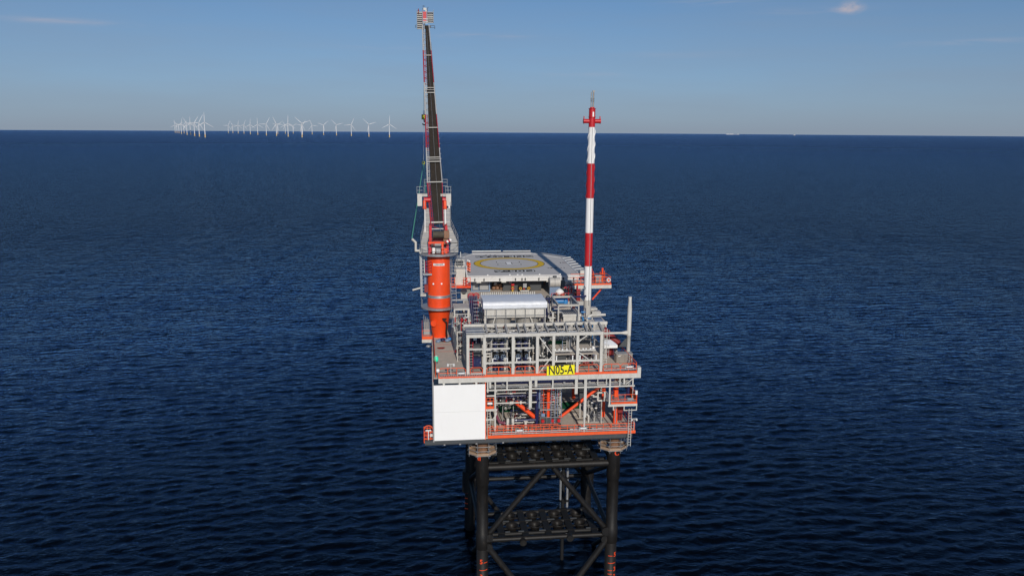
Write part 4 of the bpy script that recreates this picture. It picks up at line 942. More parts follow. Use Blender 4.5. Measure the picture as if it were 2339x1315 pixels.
for k in range(10): obj('tread', MB().box(-3.06, -2.44, 12.6 + k*.3, 12.82 + k*.3, 33.6 + k*.35, 33.64 + k*.35), GALV, T)
T = thing('tank', 'pale rounded tank box under the orange crane platform', 'tank', (-1.1, 20, 31)); obj('shell', MB().tube((-1.1, 19.5, 35.0), (-1.1, 20.8, 35.0), .45, 16).box(-1.52, -.68, 19.5, 20.8, 33.8, 35.0), PALE, T); obj('leg', MB().box(-1.2, -1.0, 19.8, 20.2, ZW, 33.8), GREY, T)
for k, (x, lab) in enumerate(((-.35, 'left red safety ring beside the pale tank box'), (.3, 'right red safety ring beside the navy pipe tower'))):
    T = thing('hose_reel', lab, 'hose reel', (x, 15, 34.7), 'red hose reels'); obj('drum', MB().torus((x, 15, 35.2), .42, .08, 20, 8, (0, 1, 0)).torus((x, 15, 35.2), .2, .05, 16, 6, (0, 1, 0)), RED, T); obj('stand', MB().box(x - .35, x + .35, 14.95, 15.05, 33.6, 34.8), RED, T)
T = thing('bundle', 'heap of blue and purple bagged hoses on the deck beside the crane column', 'bundle', (-4.2, 12.9, ZW))
for k, m in enumerate((SBLUE, SBLUE, NAVY, DRED, SBLUE, BLUE)):
    obj('bag', MB().ball((-4.9 + .3*k, 12.6 + .25*(k % 2), ZW + .18 + .1*(k % 3)), .36, 12, 6, .6), m, T)
T = thing('hose', 'black hanging hose at the foot of the orange crane column', 'hose', (-3.6, 14.6, ZW)); obj('hose', MB().path([(-4.2, 14.5, 32.2), (-3.7, 14.4, 31.8), (-3.75, 14.3, 30.6), (-3.7, 14.3, ZW + .1)], .1, 8), BLACK, T); obj('bracket', MB().box(-4.3, -3.7, 14.5, 14.6, 32.2, 32.35), BLACK, T)
T = thing('spare_panel', 'white narrow board leaning right of the orange crane column', 'board', (-3, 13, 31)); obj('board', MB().beam((-3.0, 13.2, 31.4), (-2.85, 13.6, 32.6), .3, .05), WHITE, T); obj('foot', MB().box(-3.1, -2.9, 13.0, 13.3, ZW, 31.4), GALV, T)

clutter('crowded pipes and valves between the air cooler and the box cooler', 8.5, 10.4, 5.5, 9, 30.5, 35.0, 69, 21, (NAVY, PALE, GREY, DGREY, NAVY, MIDG), rmax=.12)
clutter('crowded pipes behind the box cooler beside the striped stack', 12.9, 14.6, 6, 11, 30.5, 34.2, 54, 22, (NAVY, PALE, GREY, DGREY, MIDG, BLUE), rmax=.12)
clutter('crowded pipes in front of the rack at the crane column', -2.9, -.9, 5.5, 7.4, 30.2, 34.6, 66, 23, (PALE, GREY, DGREY, MIDG, GALV, RED), rmax=.09)
clutter('pipes and valves right behind the roof beam under the air cooler', 1.0, 8.0, 2.0, 4.6, 32.6, 33.6, 60, 24, (PALE, GREY, DGREY, MIDG, DRED, NAVY), rmax=.08)
clutter('small pipework on the rear deck in front of the helideck left of the jutting platform', 14.3, 16.4, 22.8, 25, 33.0, 34.6, 39, 25, (NAVY, PALE, GREY, DGREY, RED), rmax=.09)
# ------------------------------------------------------------------ pedestal crane
PX, PY = -4.65, 16.0
def build_crane():
    T = thing('pedestal_crane', 'tall orange pedestal crane with red and white boom raised over the deck', 'crane', (PX, PY, ZW))
    ped = obj('pedestal', MB().lathe((PX, PY, 0), [(.97, ZW), (1.0, ZW + .3), (1.52, 33.15), (1.55, 33.2), (1.55, 35.05)], 40), ORANGE, T)
    obj('base_ring', MB().lathe((PX, PY, ZW), [(1.15, 0), (1.15, .06), (.98, .08)], 32), ORANGE, ped)
    for z in (33.95, 34.25, 34.55): obj('weld_band', MB().lathe((PX, PY, z), [(1.55, 0), (1.575, .02), (1.575, .06), (1.55, .08)], 40), ORANGE, ped)
    obj('access_hatch', MB().tube((PX - .75, PY - 1.15, 31.6), (PX - .80, PY - 1.28, 31.6), .42, 20), ORANGE, ped)
    obj('flange', MB().lathe((PX, PY, 0), [(1.55, 35.05), (1.60, 35.07), (1.60, 35.15), (1.5, 35.17), (1.5, 35.26), (1.58, 35.28), (1.58, 35.36), (1.53, 35.42)], 40), GALV, T)
    col = obj('slew_column', MB().lathe((PX, PY, 0), [(1.53, 35.42), (1.53, 40.9)], 40), ORANGE, T)
    def wrap(v): a = v.x/1.535; r = 1.552 + v.z; return Vector((PX + r*math.sin(a), PY - r*math.cos(a), 39.68 + v.y))
    pl = MB(); n = 12
    for i in range(n):
        x0, x1 = -.76 + 1.52*i/n, -.76 + 1.52*(i + 1)/n
        q = [wrap(Vector((x, y, 0))) + Vector((.16*0, 0, 0)) for x, y in ((x0, -.15), (x1, -.15), (x1, .15), (x0, .15))]; pl.add(q, [(0, 1, 2, 3)])
    p = obj('maker_plate', pl, WHITE, col)
    obj('lettering', text_mb('LIEBHERR', .27, .004, Matrix.Identity(4), .006, wrap=lambda v: wrap(Vector((v.x*1.05, v.y, v.z + .006)))), LETTER, p)
    for x in (-5.42, -4.32): obj('lifting_boss', MB().tube((x, PY - 1.2, 37.1), (x, PY - 1.55, 37.1), .11, 14), WHITE, col)
    lad = MB()
    for k in range(26): lad.tube((PX + 1.5, PY - .62, 34.2 + k*.26), (PX + 1.72, PY - .5, 34.2 + k*.26), .035, 5)
    lad.tube((PX + 1.5, PY - .62, 34), (PX + 1.5, PY - .62, 41), .03, 5); lad.tube((PX + 1.72, PY - .5, 34), (PX + 1.72, PY - .5, 41), .03, 5)
    obj('column_ladder', lad, GALV, col)
    def ring(name, z, r0, r1, a0, a1, rail=1.05, mat=GALV):
        o = obj(name, MB().lathe((PX, PY, z), [(r0, 0), (r1, 0), (r1, .16), (r0, .16), (r0, 0)], 36, False, a0, a1), mat, T)
        mb = MB(); n = 20; r = r1 - .05
        P = lambda i, h: (PX + r*math.cos(a0 + (a1 - a0)*i/n), PY + r*math.sin(a0 + (a1 - a0)*i/n), z + .16 + h)
        for i in range(n):
            mb.tube(P(i, rail), P(i + 1, rail), .028, 5); mb.tube(P(i, rail/2), P(i + 1, rail/2), .022, 5)
        for i in range(0, n + 1, 2): mb.tube(P(i, 0), P(i, rail), .025, 5)
        obj('ring_rail', mb, GALV, o); return o
    obj('service_ring', MB().lathe((PX, PY, 33.62), [(1.56, 0), (2.45, 0), (2.45, .18), (1.56, .18), (1.56, 0)], 40, False, 0, 2*math.pi), GALV, T)
    mb = MB()
    for a in (3.0, 3.25, 3.5, 6.1, 5.85, 0.1): mb.tube((PX + 2.4*math.cos(a), PY + 2.4*math.sin(a), 33.8), (PX + 2.4*math.cos(a), PY + 2.4*math.sin(a), 34.9), .03, 5)
    obj('ring_rail', mb, GALV, T)
    ring('slew_platform', 40.9, 1.4, 2.6, 0, 2*math.pi)
    # machinery on the slewing platform
    mh = obj('machinery_house', MB().box(-5.95, -3.3, 16.4, 18.2, 41.1, 43.0), DRED, T)
    obj('door', MB().box(-5.15, -4.3, 16.36, 16.39, 41.15, 42.5), MIDG, mh); obj('side_vent', MB().box(-5.85, -5.3, 16.36, 16.39, 41.6, 42.6), DGREY, mh)
    obj('control_box', MB().box(-5.5, -5.15, 15.2, 15.5, 41.1, 41.85), WHITE, T); obj('grey_box', MB().box(-4.95, -4.4, 15.3, 15.7, 41.1, 41.7), GALV, T); obj('orange_box', MB().box(-3.95, -3.5, 15.2, 15.6, 41.1, 41.75), ORANGE, T)
    obj('gantry_beam', MB().box(-6.02, -3.93, 14.5, 14.75, 42.5, 42.72), ORANGE, T); obj('gantry_post', MB().box(-4.27, -4.02, 14.5, 14.75, 40.0, 42.49), ORANGE, T)
    obj('gantry_post', MB().box(-6.0, -5.85, 14.55, 14.75, 41.06, 42.49), RED, T)
    for x in (-5.95, -3.55): obj('boom_foot', MB().prism_y([(x, 41.1), (x + .3, 41.1), (x + .45, 44.6), (x + .1, 44.8)], 15.8, 18.4) if x < -5 else MB().prism_y([(x, 41.1), (x + .3, 41.1), (x + .1, 44.8), (x - .25, 44.6)], 15.8, 18.4), RED, T)
    d = MB(); d.lathe((0, 0, 0), [(.34, -.72), (.62, -.72), (.62, -.66), (.46, -.64), (.46, .64), (.62, .66), (.62, .72), (.34, .72)], 28)
    d.v = [(PX - .02 + z, 15.6 + x, 43.55 + y) for x, y, z in d.v]; d.f = [f[::-1] for f in d.f]
    dr = obj('winch_drum', d, ROPE, T)
    g = MB()
    for k in range(18): g.torus((PX - .62 + k*.073, 15.6, 43.55), .46, .036, 24, 5, (1, 0, 0))
    obj('rope_winding', g, ROPE, dr)
    obj('winch_motor', MB().box(-3.9, -3.25, 15.2, 16.2, 43.1, 44.1).tube((-3.9, 15.6, 43.55), (-3.2, 15.6, 43.55), .38, 14).box(-4.0, -3.4, 15.1, 15.6, 42.3, 43.0), BROWN, T)
    for k in range(4): obj('warning_stripe', MB().tube((-3.75 + k*.2, 14.9, 42.55 + k*.1), (-3.55 + k*.2, 14.9, 42.65 + k*.1), .18, 12), (RED, WHITE)[k % 2], T)
    # side walkways that climb beside the boom foot
    for s, pts in ((0, ((-7.0, -6.1, 41.2, 15.4), (-7.0, -6.15, 42.3, 16.2), (-6.48, -5.6, 44.35, 17.7), (-6.44, -5.64, 46.6, 19.4))), (1, ((-2.04, -3.1, 41.2, 15.4), (-2.03, -3.03, 42.3, 16.2), (-2.92, -3.82, 44.35, 17.7), (-2.9, -3.89, 46.6, 19.4)))):
        w = MB(); vs = []; fs = []
        for xo, xi, z, y in pts: vs += [(xo, y, z), (xi, y, z), (xi, y + .06, z - .06), (xo, y + .06, z - .06)]
        for i in range(3):
            o = i*4
            for q in range(4): fs.append((o + q, o + (q + 1) % 4, o + 4 + (q + 1) % 4, o + 4 + q))
        wk = obj('side_walkway', w.add(vs, fs), MIDG, T)
        h = MB(); t = MB()
        for (ao, ai, az_, ay), (bo, bi, bz, by) in zip(pts, pts[1:]):
            for dz in (0.05, .55, 1.0):
                h.tube((ao, ay - .02, az_ + dz), (bo, by - .02, bz + dz), .03, 5)
            h.tube((ai, ay - .02, az_ + .05), (bi, by - .02, bz + .05), .03, 5)
            n = max(2, round((bz - az_)/.62))
            for k in range(n + 1):
                f = k/n; xo, xi, z, y = ao + (bo - ao)*f, ai + (bi - ai)*f, az_ + (bz - az_)*f, ay + (by - ay)*f
                t.tube((xo, y - .03, z + .03), (xi, y - .03, z + .03), .045, 5); h.tube((xo, y, z), (xo, y, z + 1.0), .025, 5)
        obj('walkway_rail', h, GALV, wk); obj('walkway_tread', t, PALE, wk)
    # upper side platforms, red luffing cylinders
    for s, (xa, xb) in ((-1, (-7.37, -6.75)), (1, (-3.45, -2.78))):
        b = obj('side_box', MB().box(xa, xb, 19.8, 20.8, 46.95, 48.6), PALE, T)
        xi = xb if s < 0 else xa
        obj('side_platform', MB().box(min(xi, xi - s*.75), max(xi, xi - s*.75), 20.3, 21.5, 48.2, 48.55), GREY, T)
        h = MB()
        for x in (xa - .05, (xa + xb)/2, xb + .3*(1 if s < 0 else 0)): h.tube((x, 20.9, 48.5), (x, 20.9, 49.5), .03, 5)
        for z in (49.0, 49.5): h.tube((xa - .1, 20.9, z), (xb + .1, 20.9, z), .028, 5)
        xr = (-6.4, -5.75) if s < 0 else (-3.95, -3.2)
        for z in (49.5, 50.0, 50.4): h.tube((xr[0], 22.4, z), (xr[1], 22.4, z), .03, 5)
        for x in xr: h.tube((x, 22.4, 48.6), (x, 22.4, 50.4), .03, 5)
        obj('platform_rail', h, GALV, b)
        xc = (-6.5, -5.6) if s < 0 else (-3.95, -3.5)
        obj('cylinder_trunnion', MB().tube((xc[0], 19.7, 47.8), (xc[1], 19.7, 47.8), .34, 18), RED, T)
        x = -6.4 if s < 0 else -3.62
        obj('luffing_cylinder', MB().tube((x, 19.3, 46.7), (x, 19.6, 47.7), .22, 14).ball((x, 19.3, 46.75), .28, 12, 8), ORANGE, T); obj('cylinder_rod', MB().tube((x, 17.2, 43.6), (x, 19.35, 46.8), .09, 12), WHITE, T)
    obj('cylinder_rod', MB().tube((-3.05, 19.2, 45.9), (-3.05, 19.9, 47.0), .11, 12), WHITE, T)
    # the boom
    A = Vector((-4.73, 17.6, 44.2)); B = Vector((-5.725, 43.0, 73.35)); D = (B - A).normalized(); RT = Vector((1, 0, 0)); RT = (RT - D*RT.dot(D)).normalized(); UP = RT.cross(D)
    if UP.y > 0: UP = -UP                     # the side turned to the stern of the deck
    LEN = (B - A).length
    def wid(t): return .80 + .20*min(1, t/.18) - (.0 if t < .18 else .50*(t - .18)/.82)
    def dep(t): return .9 + .5*min(1, t/.18) - (.0 if t < .18 else .75*(t - .18)/.82)
    def PT(t, u, v): return A + D*(LEN*t) + RT*(wid(t)*u) + UP*(dep(t)*(v - .5))
    bands = ((0, .182, BRED), (.182, .345, BWHITE), (.345, .508, BRED), (.508, .674, BWHITE), (.674, .85, BRED), (.85, 1.0, BWHITE))
    for t0, t1, m in bands:
        mb = MB()
        for u in (-1, 1):
            for v in (0, 1): mb.tube(PT(t0, u, v), PT(t1, u, v), .062, 8)
        sec = obj('boom_section', mb, m, T)
        lc = MB(); n = max(4, round((t1 - t0)*LEN/.62)); 
        for k in range(n):
            a, b = t0 + (t1 - t0)*k/n, t0 + (t1 - t0)*(k + 1)/n; e, f = (0, 1) if k % 2 else (1, 0)
            for u in (-1, 1): lc.tube(PT(a, u, e), PT(b, u, f), .045, 5); lc.tube(PT(a, u, 0), PT(a, u, 1), .035, 5)
            lc.tube(PT(a, -1 if k % 2 else 1, 0), PT(b, 1 if k % 2 else -1, 0), .045, 5)
        obj('lacing', lc, m, sec)
        # ladder way along the left chord
        lw = MB()
        for q in (0, .36): lw.tube(PT(t0, -1, 1) - RT*(.1 - q*1.0) + UP*.05, PT(t1, -1, 1) - RT*(.1 - q*1.0) + UP*.05, .035, 6)
        nn = round((t1 - t0)*LEN/.4)
        for k in range(nn): a = t0 + (t1 - t0)*(k + .5)/nn; lw.tube(PT(a, -1, 1) - RT*.1 + UP*.05, PT(a, -1, 1) + RT*.26 + UP*.05, .024, 5)
        obj('boom_ladder', lw, m, sec)
    fl = MB(); n = 30; vs = []; fs = []
    for k in range(n + 1):
        t = .012 + (1.0 - .012)*k/n; L_ = wid(t)
        for v in (.72, .68): vs += [PT(t, -1, v) + RT*.40, PT(t, 1, v) - RT*.10]
    for k in range(n):
        o = k*4; fs += [(o, o + 1, o + 5, o + 4), (o + 2, o + 6, o + 7, o + 3), (o, o + 4, o + 6, o + 2), (o + 1, o + 3, o + 7, o + 5)]
    obj('boom_walkway', fl.add(vs, fs), BOOMD, T)
    for t, r in ((.823, .07), (.647, .06), (.636, .04), (.621, .08), (.443, .08), (.30, .07), (.291, .045), (.28, .08), (.186, .09), (.015, .11), (-.012, .08)):
        obj('cross_bar', MB().tube(PT(t, -1, 1), PT(t, 1, 1), r, 8), GREY if t > .02 else PALE, T)
    for t in (.632, .287):
        obj('cross_plate', MB().beam(PT(t, -.7, .95), PT(t, 1, .95), .55, .05, UP), BLACK, T)
    obj('hoist_rope', MB().path([Vector((PX + .3, 15.6, 44.0)), PT(0.02, .28, 1.03), PT(.95, .15, 1.03)], .018, 5), GALV, T)
    obj('hoist_rope', MB().tube(PT(.99, -.7, .1), (-6.24, 43.0, 60.0), .03, 5), DGREY, T)
    obj('side_cable', MB().tube(PT(.1, 1.12, .6), PT(.9, 1.18, .6), .045, 5), GALV, T)
    for k in range(26): t = .30 + k*.024; obj('cable_bracket', MB().beam(PT(t, 1, .7), PT(t, 1.22, .75), .12, .1), GALV, T)
    # boom head with its platforms
    H = Vector((-5.78, 43.0, 74.0))
    hb = obj('boom_head', MB().box(-6.15, -5.6, 42.7, 43.3, 73.9, 75.5), RED, T)
    for z in (73.75, 74.0, 74.35): obj('head_bar', MB().tube((-6.15, 42.6, z), (-5.4, 42.6, z), .06, 6), WHITE, hb)
    obj('sheave', MB().torus((-5.9, 43.0, 73.4), .42, .09, 20, 6, (1, 0, 0)).torus((-6.15, 43.2, 73.2), .42, .09, 20, 6, (1, 0, 0)), DGREY, hb)
    for xa, xb, za, zb in ((-7.1, -6.22, 72.85, 75.45), (-5.5, -4.5, 73.85, 75.45)):
        pf = obj('head_platform', MB().box(xa, xb, 43.05, 43.1, za, zb), MIDG, T); sl = MB(); k = za
        while k < zb: sl.box(xa - .04, xb + .04, 42.8, 43.04, k, k + .06); k += .3
        obj('platform_slats', sl, GREY, pf)
        r = MB()
        for x in (xa, xb): r.tube((x, 42.6, za), (x, 42.6, zb + .35), .04, 5)
        for z in (za + .3, (za + zb)/2, zb): r.tube((xa, 42.6, z), (xb, 42.6, z), .03, 5)
        obj('platform_rail', r, GALV, pf)
    r = MB().tube((-7.35, 42.9, 73.45), (-7.05, 42.9, 73.45), .035, 5).tube((-7.35, 42.9, 73.15), (-7.05, 42.9, 73.15), .035, 5).tube((-7.35, 42.9, 73.05), (-7.35, 42.9, 73.45), .035, 5)
    r.tube((-5.3, 42.9, 73.4), (-4.3, 42.9, 73.4), .04, 5).tube((-5.3, 42.9, 73.1), (-4.3, 42.9, 73.1), .035, 5).tube((-4.3, 42.9, 72.9), (-4.3, 42.9, 73.4), .04, 5); r.box(-5.3, -4.9, 42.8, 43.0, 73.1, 73.35)
    obj('outrigger_rail', r, DGREY, T)
    obj('warning_light', MB().tube((-6.85, 42.9, 75.2), (-6.85, 42.9, 75.7), .12, 10).tube((-6.85, 42.9, 75.7), (-6.85, 42.9, 75.95), .06, 8), DRED, T)
    an = MB().tube((-6.2, 43, 75.4), (-6.15, 43, 76.1), .04, 5).tube((-6.0, 43, 76.0), (-6.0, 43, 76.5), .03, 5).tube((-6.15, 43, 76.05), (-6.0, 43, 76.05), .03, 5).tube((-6.3, 43, 76.35), (-5.8, 43, 76.35), .03, 5); an2 = MB().tube((-5.45, 43, 75.4), (-5.4, 43, 76.1), .04, 5).tube((-5.4, 43, 76.1), (-5.25, 43, 76.2), .03, 5)
    obj('antenna', an, DGREY, T); obj('antenna', an2, DGREY, T); obj('camera_housing', MB().box(-6.05, -5.6, 42.9, 43.1, 75.75, 76.1).box(-5.75, -5.55, 42.85, 43.0, 75.5, 75.75), PALE, T)
    # left side access tower, bracket and boom rest arm
    tw = MB()
    for x in (-7.08, -6.55):
        for y in (15.7, 16.5): tw.beam((x, y, 35.4), (x - .05, y, 41.6), .1, .1)
    k = 35.6
    while k < 41.4:
        tw.tube((-7.08, 15.7, k), (-6.55, 15.7, k), .03, 5); k += .45
    obj('access_tower', tw, PALE, T); obj('tower_panel', MB().box(-7.13, -6.85, 15.62, 15.66, 35.5, 41.5), GALV, T)
    obj('tower_foot', MB().box(-7.15, -6.4, 15.55, 16.6, 35.2, 35.5), GREY, T)
    obj('bracket_arm', MB().path([(-7.1, 16, 41.35), (-7.68, 16, 41.35), (-7.66, 16, 42.45), (-8.15, 16, 42.95)], .16, 8), PALE, T)
    obj('rest_pole', MB().tube((-8.2, 16, 36.0), (-7.05, 16, 36.3), .12, 10), PALE, T)
    # small orange basket on the left face and grey floor below it
    bk = obj('front_basket', MB().box(-6.75, -5.6, 14.6, 15.6, 38.25, 38.45), GALV, T); r = MB()
    for x in (-6.4, -6.0, -5.62): r.tube((x, 14.65, 38.45), (x, 14.65, 40.1), .04, 5)
    for z in (38.9, 39.3, 39.7, 40.1): r.tube((-6.4, 14.65, z), (-5.62, 14.65, z), .035, 5)
    obj('basket_rail', r, RED, bk)
    obj('oil_pot', MB().tube((-6.5, 15.2, 37.0), (-6.5, 15.2, 37.9), .2, 12), SBLUE, T); obj('hose_box', MB().box(-6.6, -6.1, 14.9, 15.6, 35.9, 36.9), DRED, T)
    # crane cab and its orange platform on the right
    pl = obj('cab_platform', MB().box(-3.15, -.25, 17.6, 20.2, 35.85, 36.08), ORANGE, T); r = MB()
    for x in (-3.3, -2.9, -2.45, -1.2, -.75, -.3): r.tube((x, 17.65, 36.05), (x, 17.65, 37.3), .04, 5)
    for z in (36.45, 36.85, 37.25):
        r.tube((-3.3, 17.65, z), (-2.3, 17.65, z), .035, 5); r.tube((-1.3, 17.65, z), (-.3, 17.65, z), .035, 5)
    obj('platform_rail', r, ORAIL, pl)
    for k in range(5): z = 36.2 + k*.22; obj('life_vest', MB().ball((-.85 + .12*(k % 2), 17.9, z), .16, 8, 6), (RED, WHITE)[k % 2], pl)
    cb = obj('operator_cab', MB().box(-2.45, -.95, 18.6, 20.4, 36.09, 38.6).box(-2.35, -1.05, 18.9, 20.4, 38.6, 39.6), PALE, T)
    obj('cab_window', MB().box(-2.2, -1.2, 18.87, 18.895, 38.75, 39.45), DGREY, cb)
    obj('cab_step', MB().box(-2.5, -.9, 18.3, 18.59, 38.5, 38.62), GALV, cb)
    r = MB()
    for x in (-2.5, -2.0, -1.45, -.9): r.tube((x, 18.35, 38.6), (x, 18.35, 40.6), .03, 5)
    for z in (39.1, 39.6, 40.1): r.tube((-2.5, 18.35, z), (-.9, 18.35, z), .028, 5)
    obj('cab_rail', r, GALV, cb)
    obj('link_platform', MB().box(-3.2, -2.2, 17.2, 18.2, 37.9, 38.05).box(-3.15, -2.6, 17.4, 18.0, 39.6, 39.75), GALV, T)
    r = MB()
    for x in (-3.15, -2.75, -2.3): r.tube((x, 17.3, 38.0), (x, 17.3, 40.9), .035, 5)
    for z in (38.5, 39.0, 39.8, 40.3): r.tube((-3.15, 17.3, z), (-2.3, 17.3, z), .03, 5)
    obj('link_rail', r, GALV, T)
    return T
build_crane()
# hook block, wire and green sling hang from the boom
T = thing('hook_block', 'yellow and black hook block hanging on the hoist rope left of the boom', 'hook', (-6.24, 43, 58))
obj('rope_socket', MB().tube((-6.24, 43, 59.6), (-6.24, 43, 60.2), .14, 10), SBLUE, T)
hb = obj('block_body', MB().box(-6.62, -5.88, 42.8, 43.2, 58.8, 59.6), BLACK, T)
for k in range(3): x = -6.5 + k*.22; obj('hazard_stripe', MB().add([(x, 42.79, 58.9), (x + .13, 42.79, 58.9), (x + .2, 42.79, 59.5), (x + .07, 42.79, 59.5)], [(0, 1, 2, 3)]), YELLOW, hb)
hk = MB(); pts = [(-6.24, 43, 58.8)] + [(-6.2 + .27*math.sin(a), 43, 58.2 + .27*math.cos(a)) for a in (0, .8, 1.6, 2.4, 3.2, 4.0, 4.6)]
obj('hook', hk.path(pts, .1, 8), BLACK, T)
obj('pendant_wire', MB().tube((-6.25, 43, 57.95), (-6.42, 43, 52.2), .022, 5), PALE, T)
T = thing('lifting_sling', 'two legged green sling spread below the hook block beside the boom', 'sling', (-6.42, 43, 51.6))
obj('shackle', MB().torus((-6.42, 43, 51.85), .2, .05, 14, 6, (0, 1, 0)).box(-6.52, -6.32, 42.95, 43.05, 51.3, 51.7), YELLOW, T)
obj('sling_leg', MB().tube((-6.45, 43, 51.6), (-8.15, 16.0, 43.05), .05, 6), SLING, T); obj('sling_leg', MB().tube((-6.40, 43, 51.6), (-6.2, 21.0, 48.7), .05, 6), SLING, T)
# balcony at the left behind the pedestal
T = thing('side_balcony', 'orange railed side balcony with pale edge sticking out left behind the crane column', 'balcony', (-6.3, 17, 29.3))
obj('floor', MB().box(-7.0, -5.8, 14.6, 20.5, 29.35, 29.5), GALV, T); obj('edge_beam', MB().box(-7.05, -5.5, 14.45, 14.58, 29.05, 29.5), PALE, T); obj('toe_plate', MB().box(-7.03, -5.55, 14.4, 14.44, 29.52, 29.95), ORAIL, T)
r = MB()
for y in (14.5, 16.5, 18.5, 20.4): r.tube((-7.0, y, 29.5), (-7.0, y, 30.7), .04, 5)
for z in (30.1, 30.7): r.tube((-7.0, 14.5, z), (-7.0, 20.4, z), .035, 5); r.tube((-7.0, 14.5, z), (-5.9, 14.5, z), .035, 5)
obj('rail', r, ORAIL, T)
for k in range(4): obj('bollard', MB().tube((-6.75 + k*.22, 16.5, 30.6), (-6.75 + k*.22, 16.5, 32.4 - .2*k), .05, 6), GALV, T)
obj('grey_box', MB().box(-6.8, -6.0, 17, 18.5, 29.5, 31.3), MIDG, T); obj('round_float', MB().ball((-6.2, 14.3, 28.6), .35, 12, 6, .5), GALV, T)
# ------------------------------------------------------------------ rear mezzanine deck and helideck
ZM, ZH = 32.7, 35.5
T = thing('rear_deck', 'brown grey deck under the helideck that carries the containers', 'deck', (8, 34, ZM))
obj('floor_plate', MB().box(-.8, 16.6, 22, 45, ZM - .15, ZM), DECK, T)
for x in (1, 15.5):
    for y in (24, 44): obj('column', MB().beam((x, y, ZW - .3), (x, y, ZM - .15), .4, .4), ORANGE, T)
obj('edge_beam', MB().box(-.8, 16.6, 21.75, 21.98, ZM - .55, ZM + .02), GREY, T)
obj('back_wall', MB().box(-.5, 16.3, 43.5, 43.7, ZM, ZH - .9), DRED, T)

T = thing('helideck', 'grey helideck with yellow ring and white H on top of the rear of the platform', 'helideck', (8.5, 39, ZH))
poly = [(-.15, 28.6), (17.1, 28.6), (17.2, 44.4), (12.7, 49.8), (1.9, 49.8), (.1, 46.0)]
deck = obj('deck_plate', MB().prism(poly, ZH - .35, ZH), HELI, T)
obj('front_gutter', MB().box(-.15, 17.15, 28.12, 28.58, ZH - .42, ZH - .12), GUTTER, T)
obj('front_beam', MB().box(-.05, 17.0, 28.2, 28.55, ZH - .85, ZH - .43), GUTTER, T)
for a, b in zip(poly[1:], poly[2:] + poly[:1]): 
    obj('edge_kerb', MB().beam((*a, ZH + .03), (*b, ZH + .03), .2, .1), GUTTER, T)
for x in (1.0, 2.4, 4.8, 7.2, 8.2, 8.7, 10.8, 13.2, 14.6, 16.2): obj('gutter_bracket', MB().box(x - .09, x + .09, 28.02, 28.19, ZH - .72, ZH - .35), DGREY, T)
for x in (1.6, 5.4, 12.3): obj('drain_box', MB().box(x - .35, x + .35, 28.0, 28.2, ZH - 1.0, ZH - .8), PALE, T)
for x in (3.0, 6.4, 7.6, 8.3, 11, 14.2): obj('deck_light', MB().tube((x, 28.75, ZH), (x, 28.75, ZH + .14), .12, 10), WHITE, T)
def ringmb(cx, cy, r0, r1, z, n=96):
    return MB().lathe((cx, cy, z), [(r0, 0), (r1, 0)], n, False)
CX, CY = 7.45, 39.4
rg = obj('landing_ring', ringmb(CX, CY, 4.85, 5.8, ZH + .008), OCHRE, deck)
obj('ring_outline', ringmb(CX, CY, 5.8, 5.9, ZH + .008), FLATBLACK, deck); obj('ring_outline', ringmb(CX, CY, 4.76, 4.85, ZH + .008), FLATBLACK, deck)
def flat(name, rects, m, z): 
    mb = MB()
    for x0, x1, y0, y1 in rects: mb.add([(x0, y0, z), (x1, y0, z), (x1, y1, z), (x0, y1, z)], [(0, 1, 2, 3)])
    return obj(name, mb, m, deck)
hw = MATS['helideck grey']
LGREY = paint('pale deck marking', (.74, .73, .72), .9, .04, .8, spec=.05)
flat('letter_outline', [(5.42, 9.38, 40.35, 41.2), (5.42, 9.38, 37.95, 38.8), (6.9, 7.95, 38.8, 40.35)], FLATBLACK, ZH + .006)
flat('letter_h', [(5.55, 9.25, 40.48, 41.08), (5.55, 9.25, 38.07, 38.67), (7.02, 7.83, 38.67, 40.48)], LGREY, ZH + .010)
flat('letter_panel', [(4.35, 10.75, 31.45, 33.15)], FLATBLACK, ZH + .006)
flat('letter_panel', [(2.35, 12.45, 45.75, 47.5)], FLATBLACK, ZH + .006)
def decktext(body, cx, cy, size, sx, m, rot=180, z=ZH + .012):
    M = Matrix.Translation((cx, cy, z)) @ Matrix.Rotation(RAD(rot), 4, 'Z') @ Matrix.Diagonal((sx, 1, 1, 1))
    return obj('lettering', text_mb(body, size, .004, M, .0), m, deck)
decktext('N05-A', 7.55, 32.3, 1.6, 1.45, WHITE)
decktext('ONE-DYAS', 7.4, 46.6, 1.6, 1.3, WHITE)
decktext('8.6t', 13.95, 34.55, 1.25, .85, FLATBLACK); decktext('11', 15.6, 34.55, 1.0, 1.0, FLATBLACK); decktext('1', 16.1, 39.5, 1.3, 1, FLATBLACK)
flat('deck_patch', [(16.4, 17.0, 39.1, 40.0)], paint('pinkish patch', (.30, .25, .25), .7), ZH + .006)
for x, y in ((4.2, 48.5), (5.0, 48.5), (5.8, 48.4)): flat('deck_dash', [(x, x + .25, y, y + .5)], BLACK, ZH + .006)
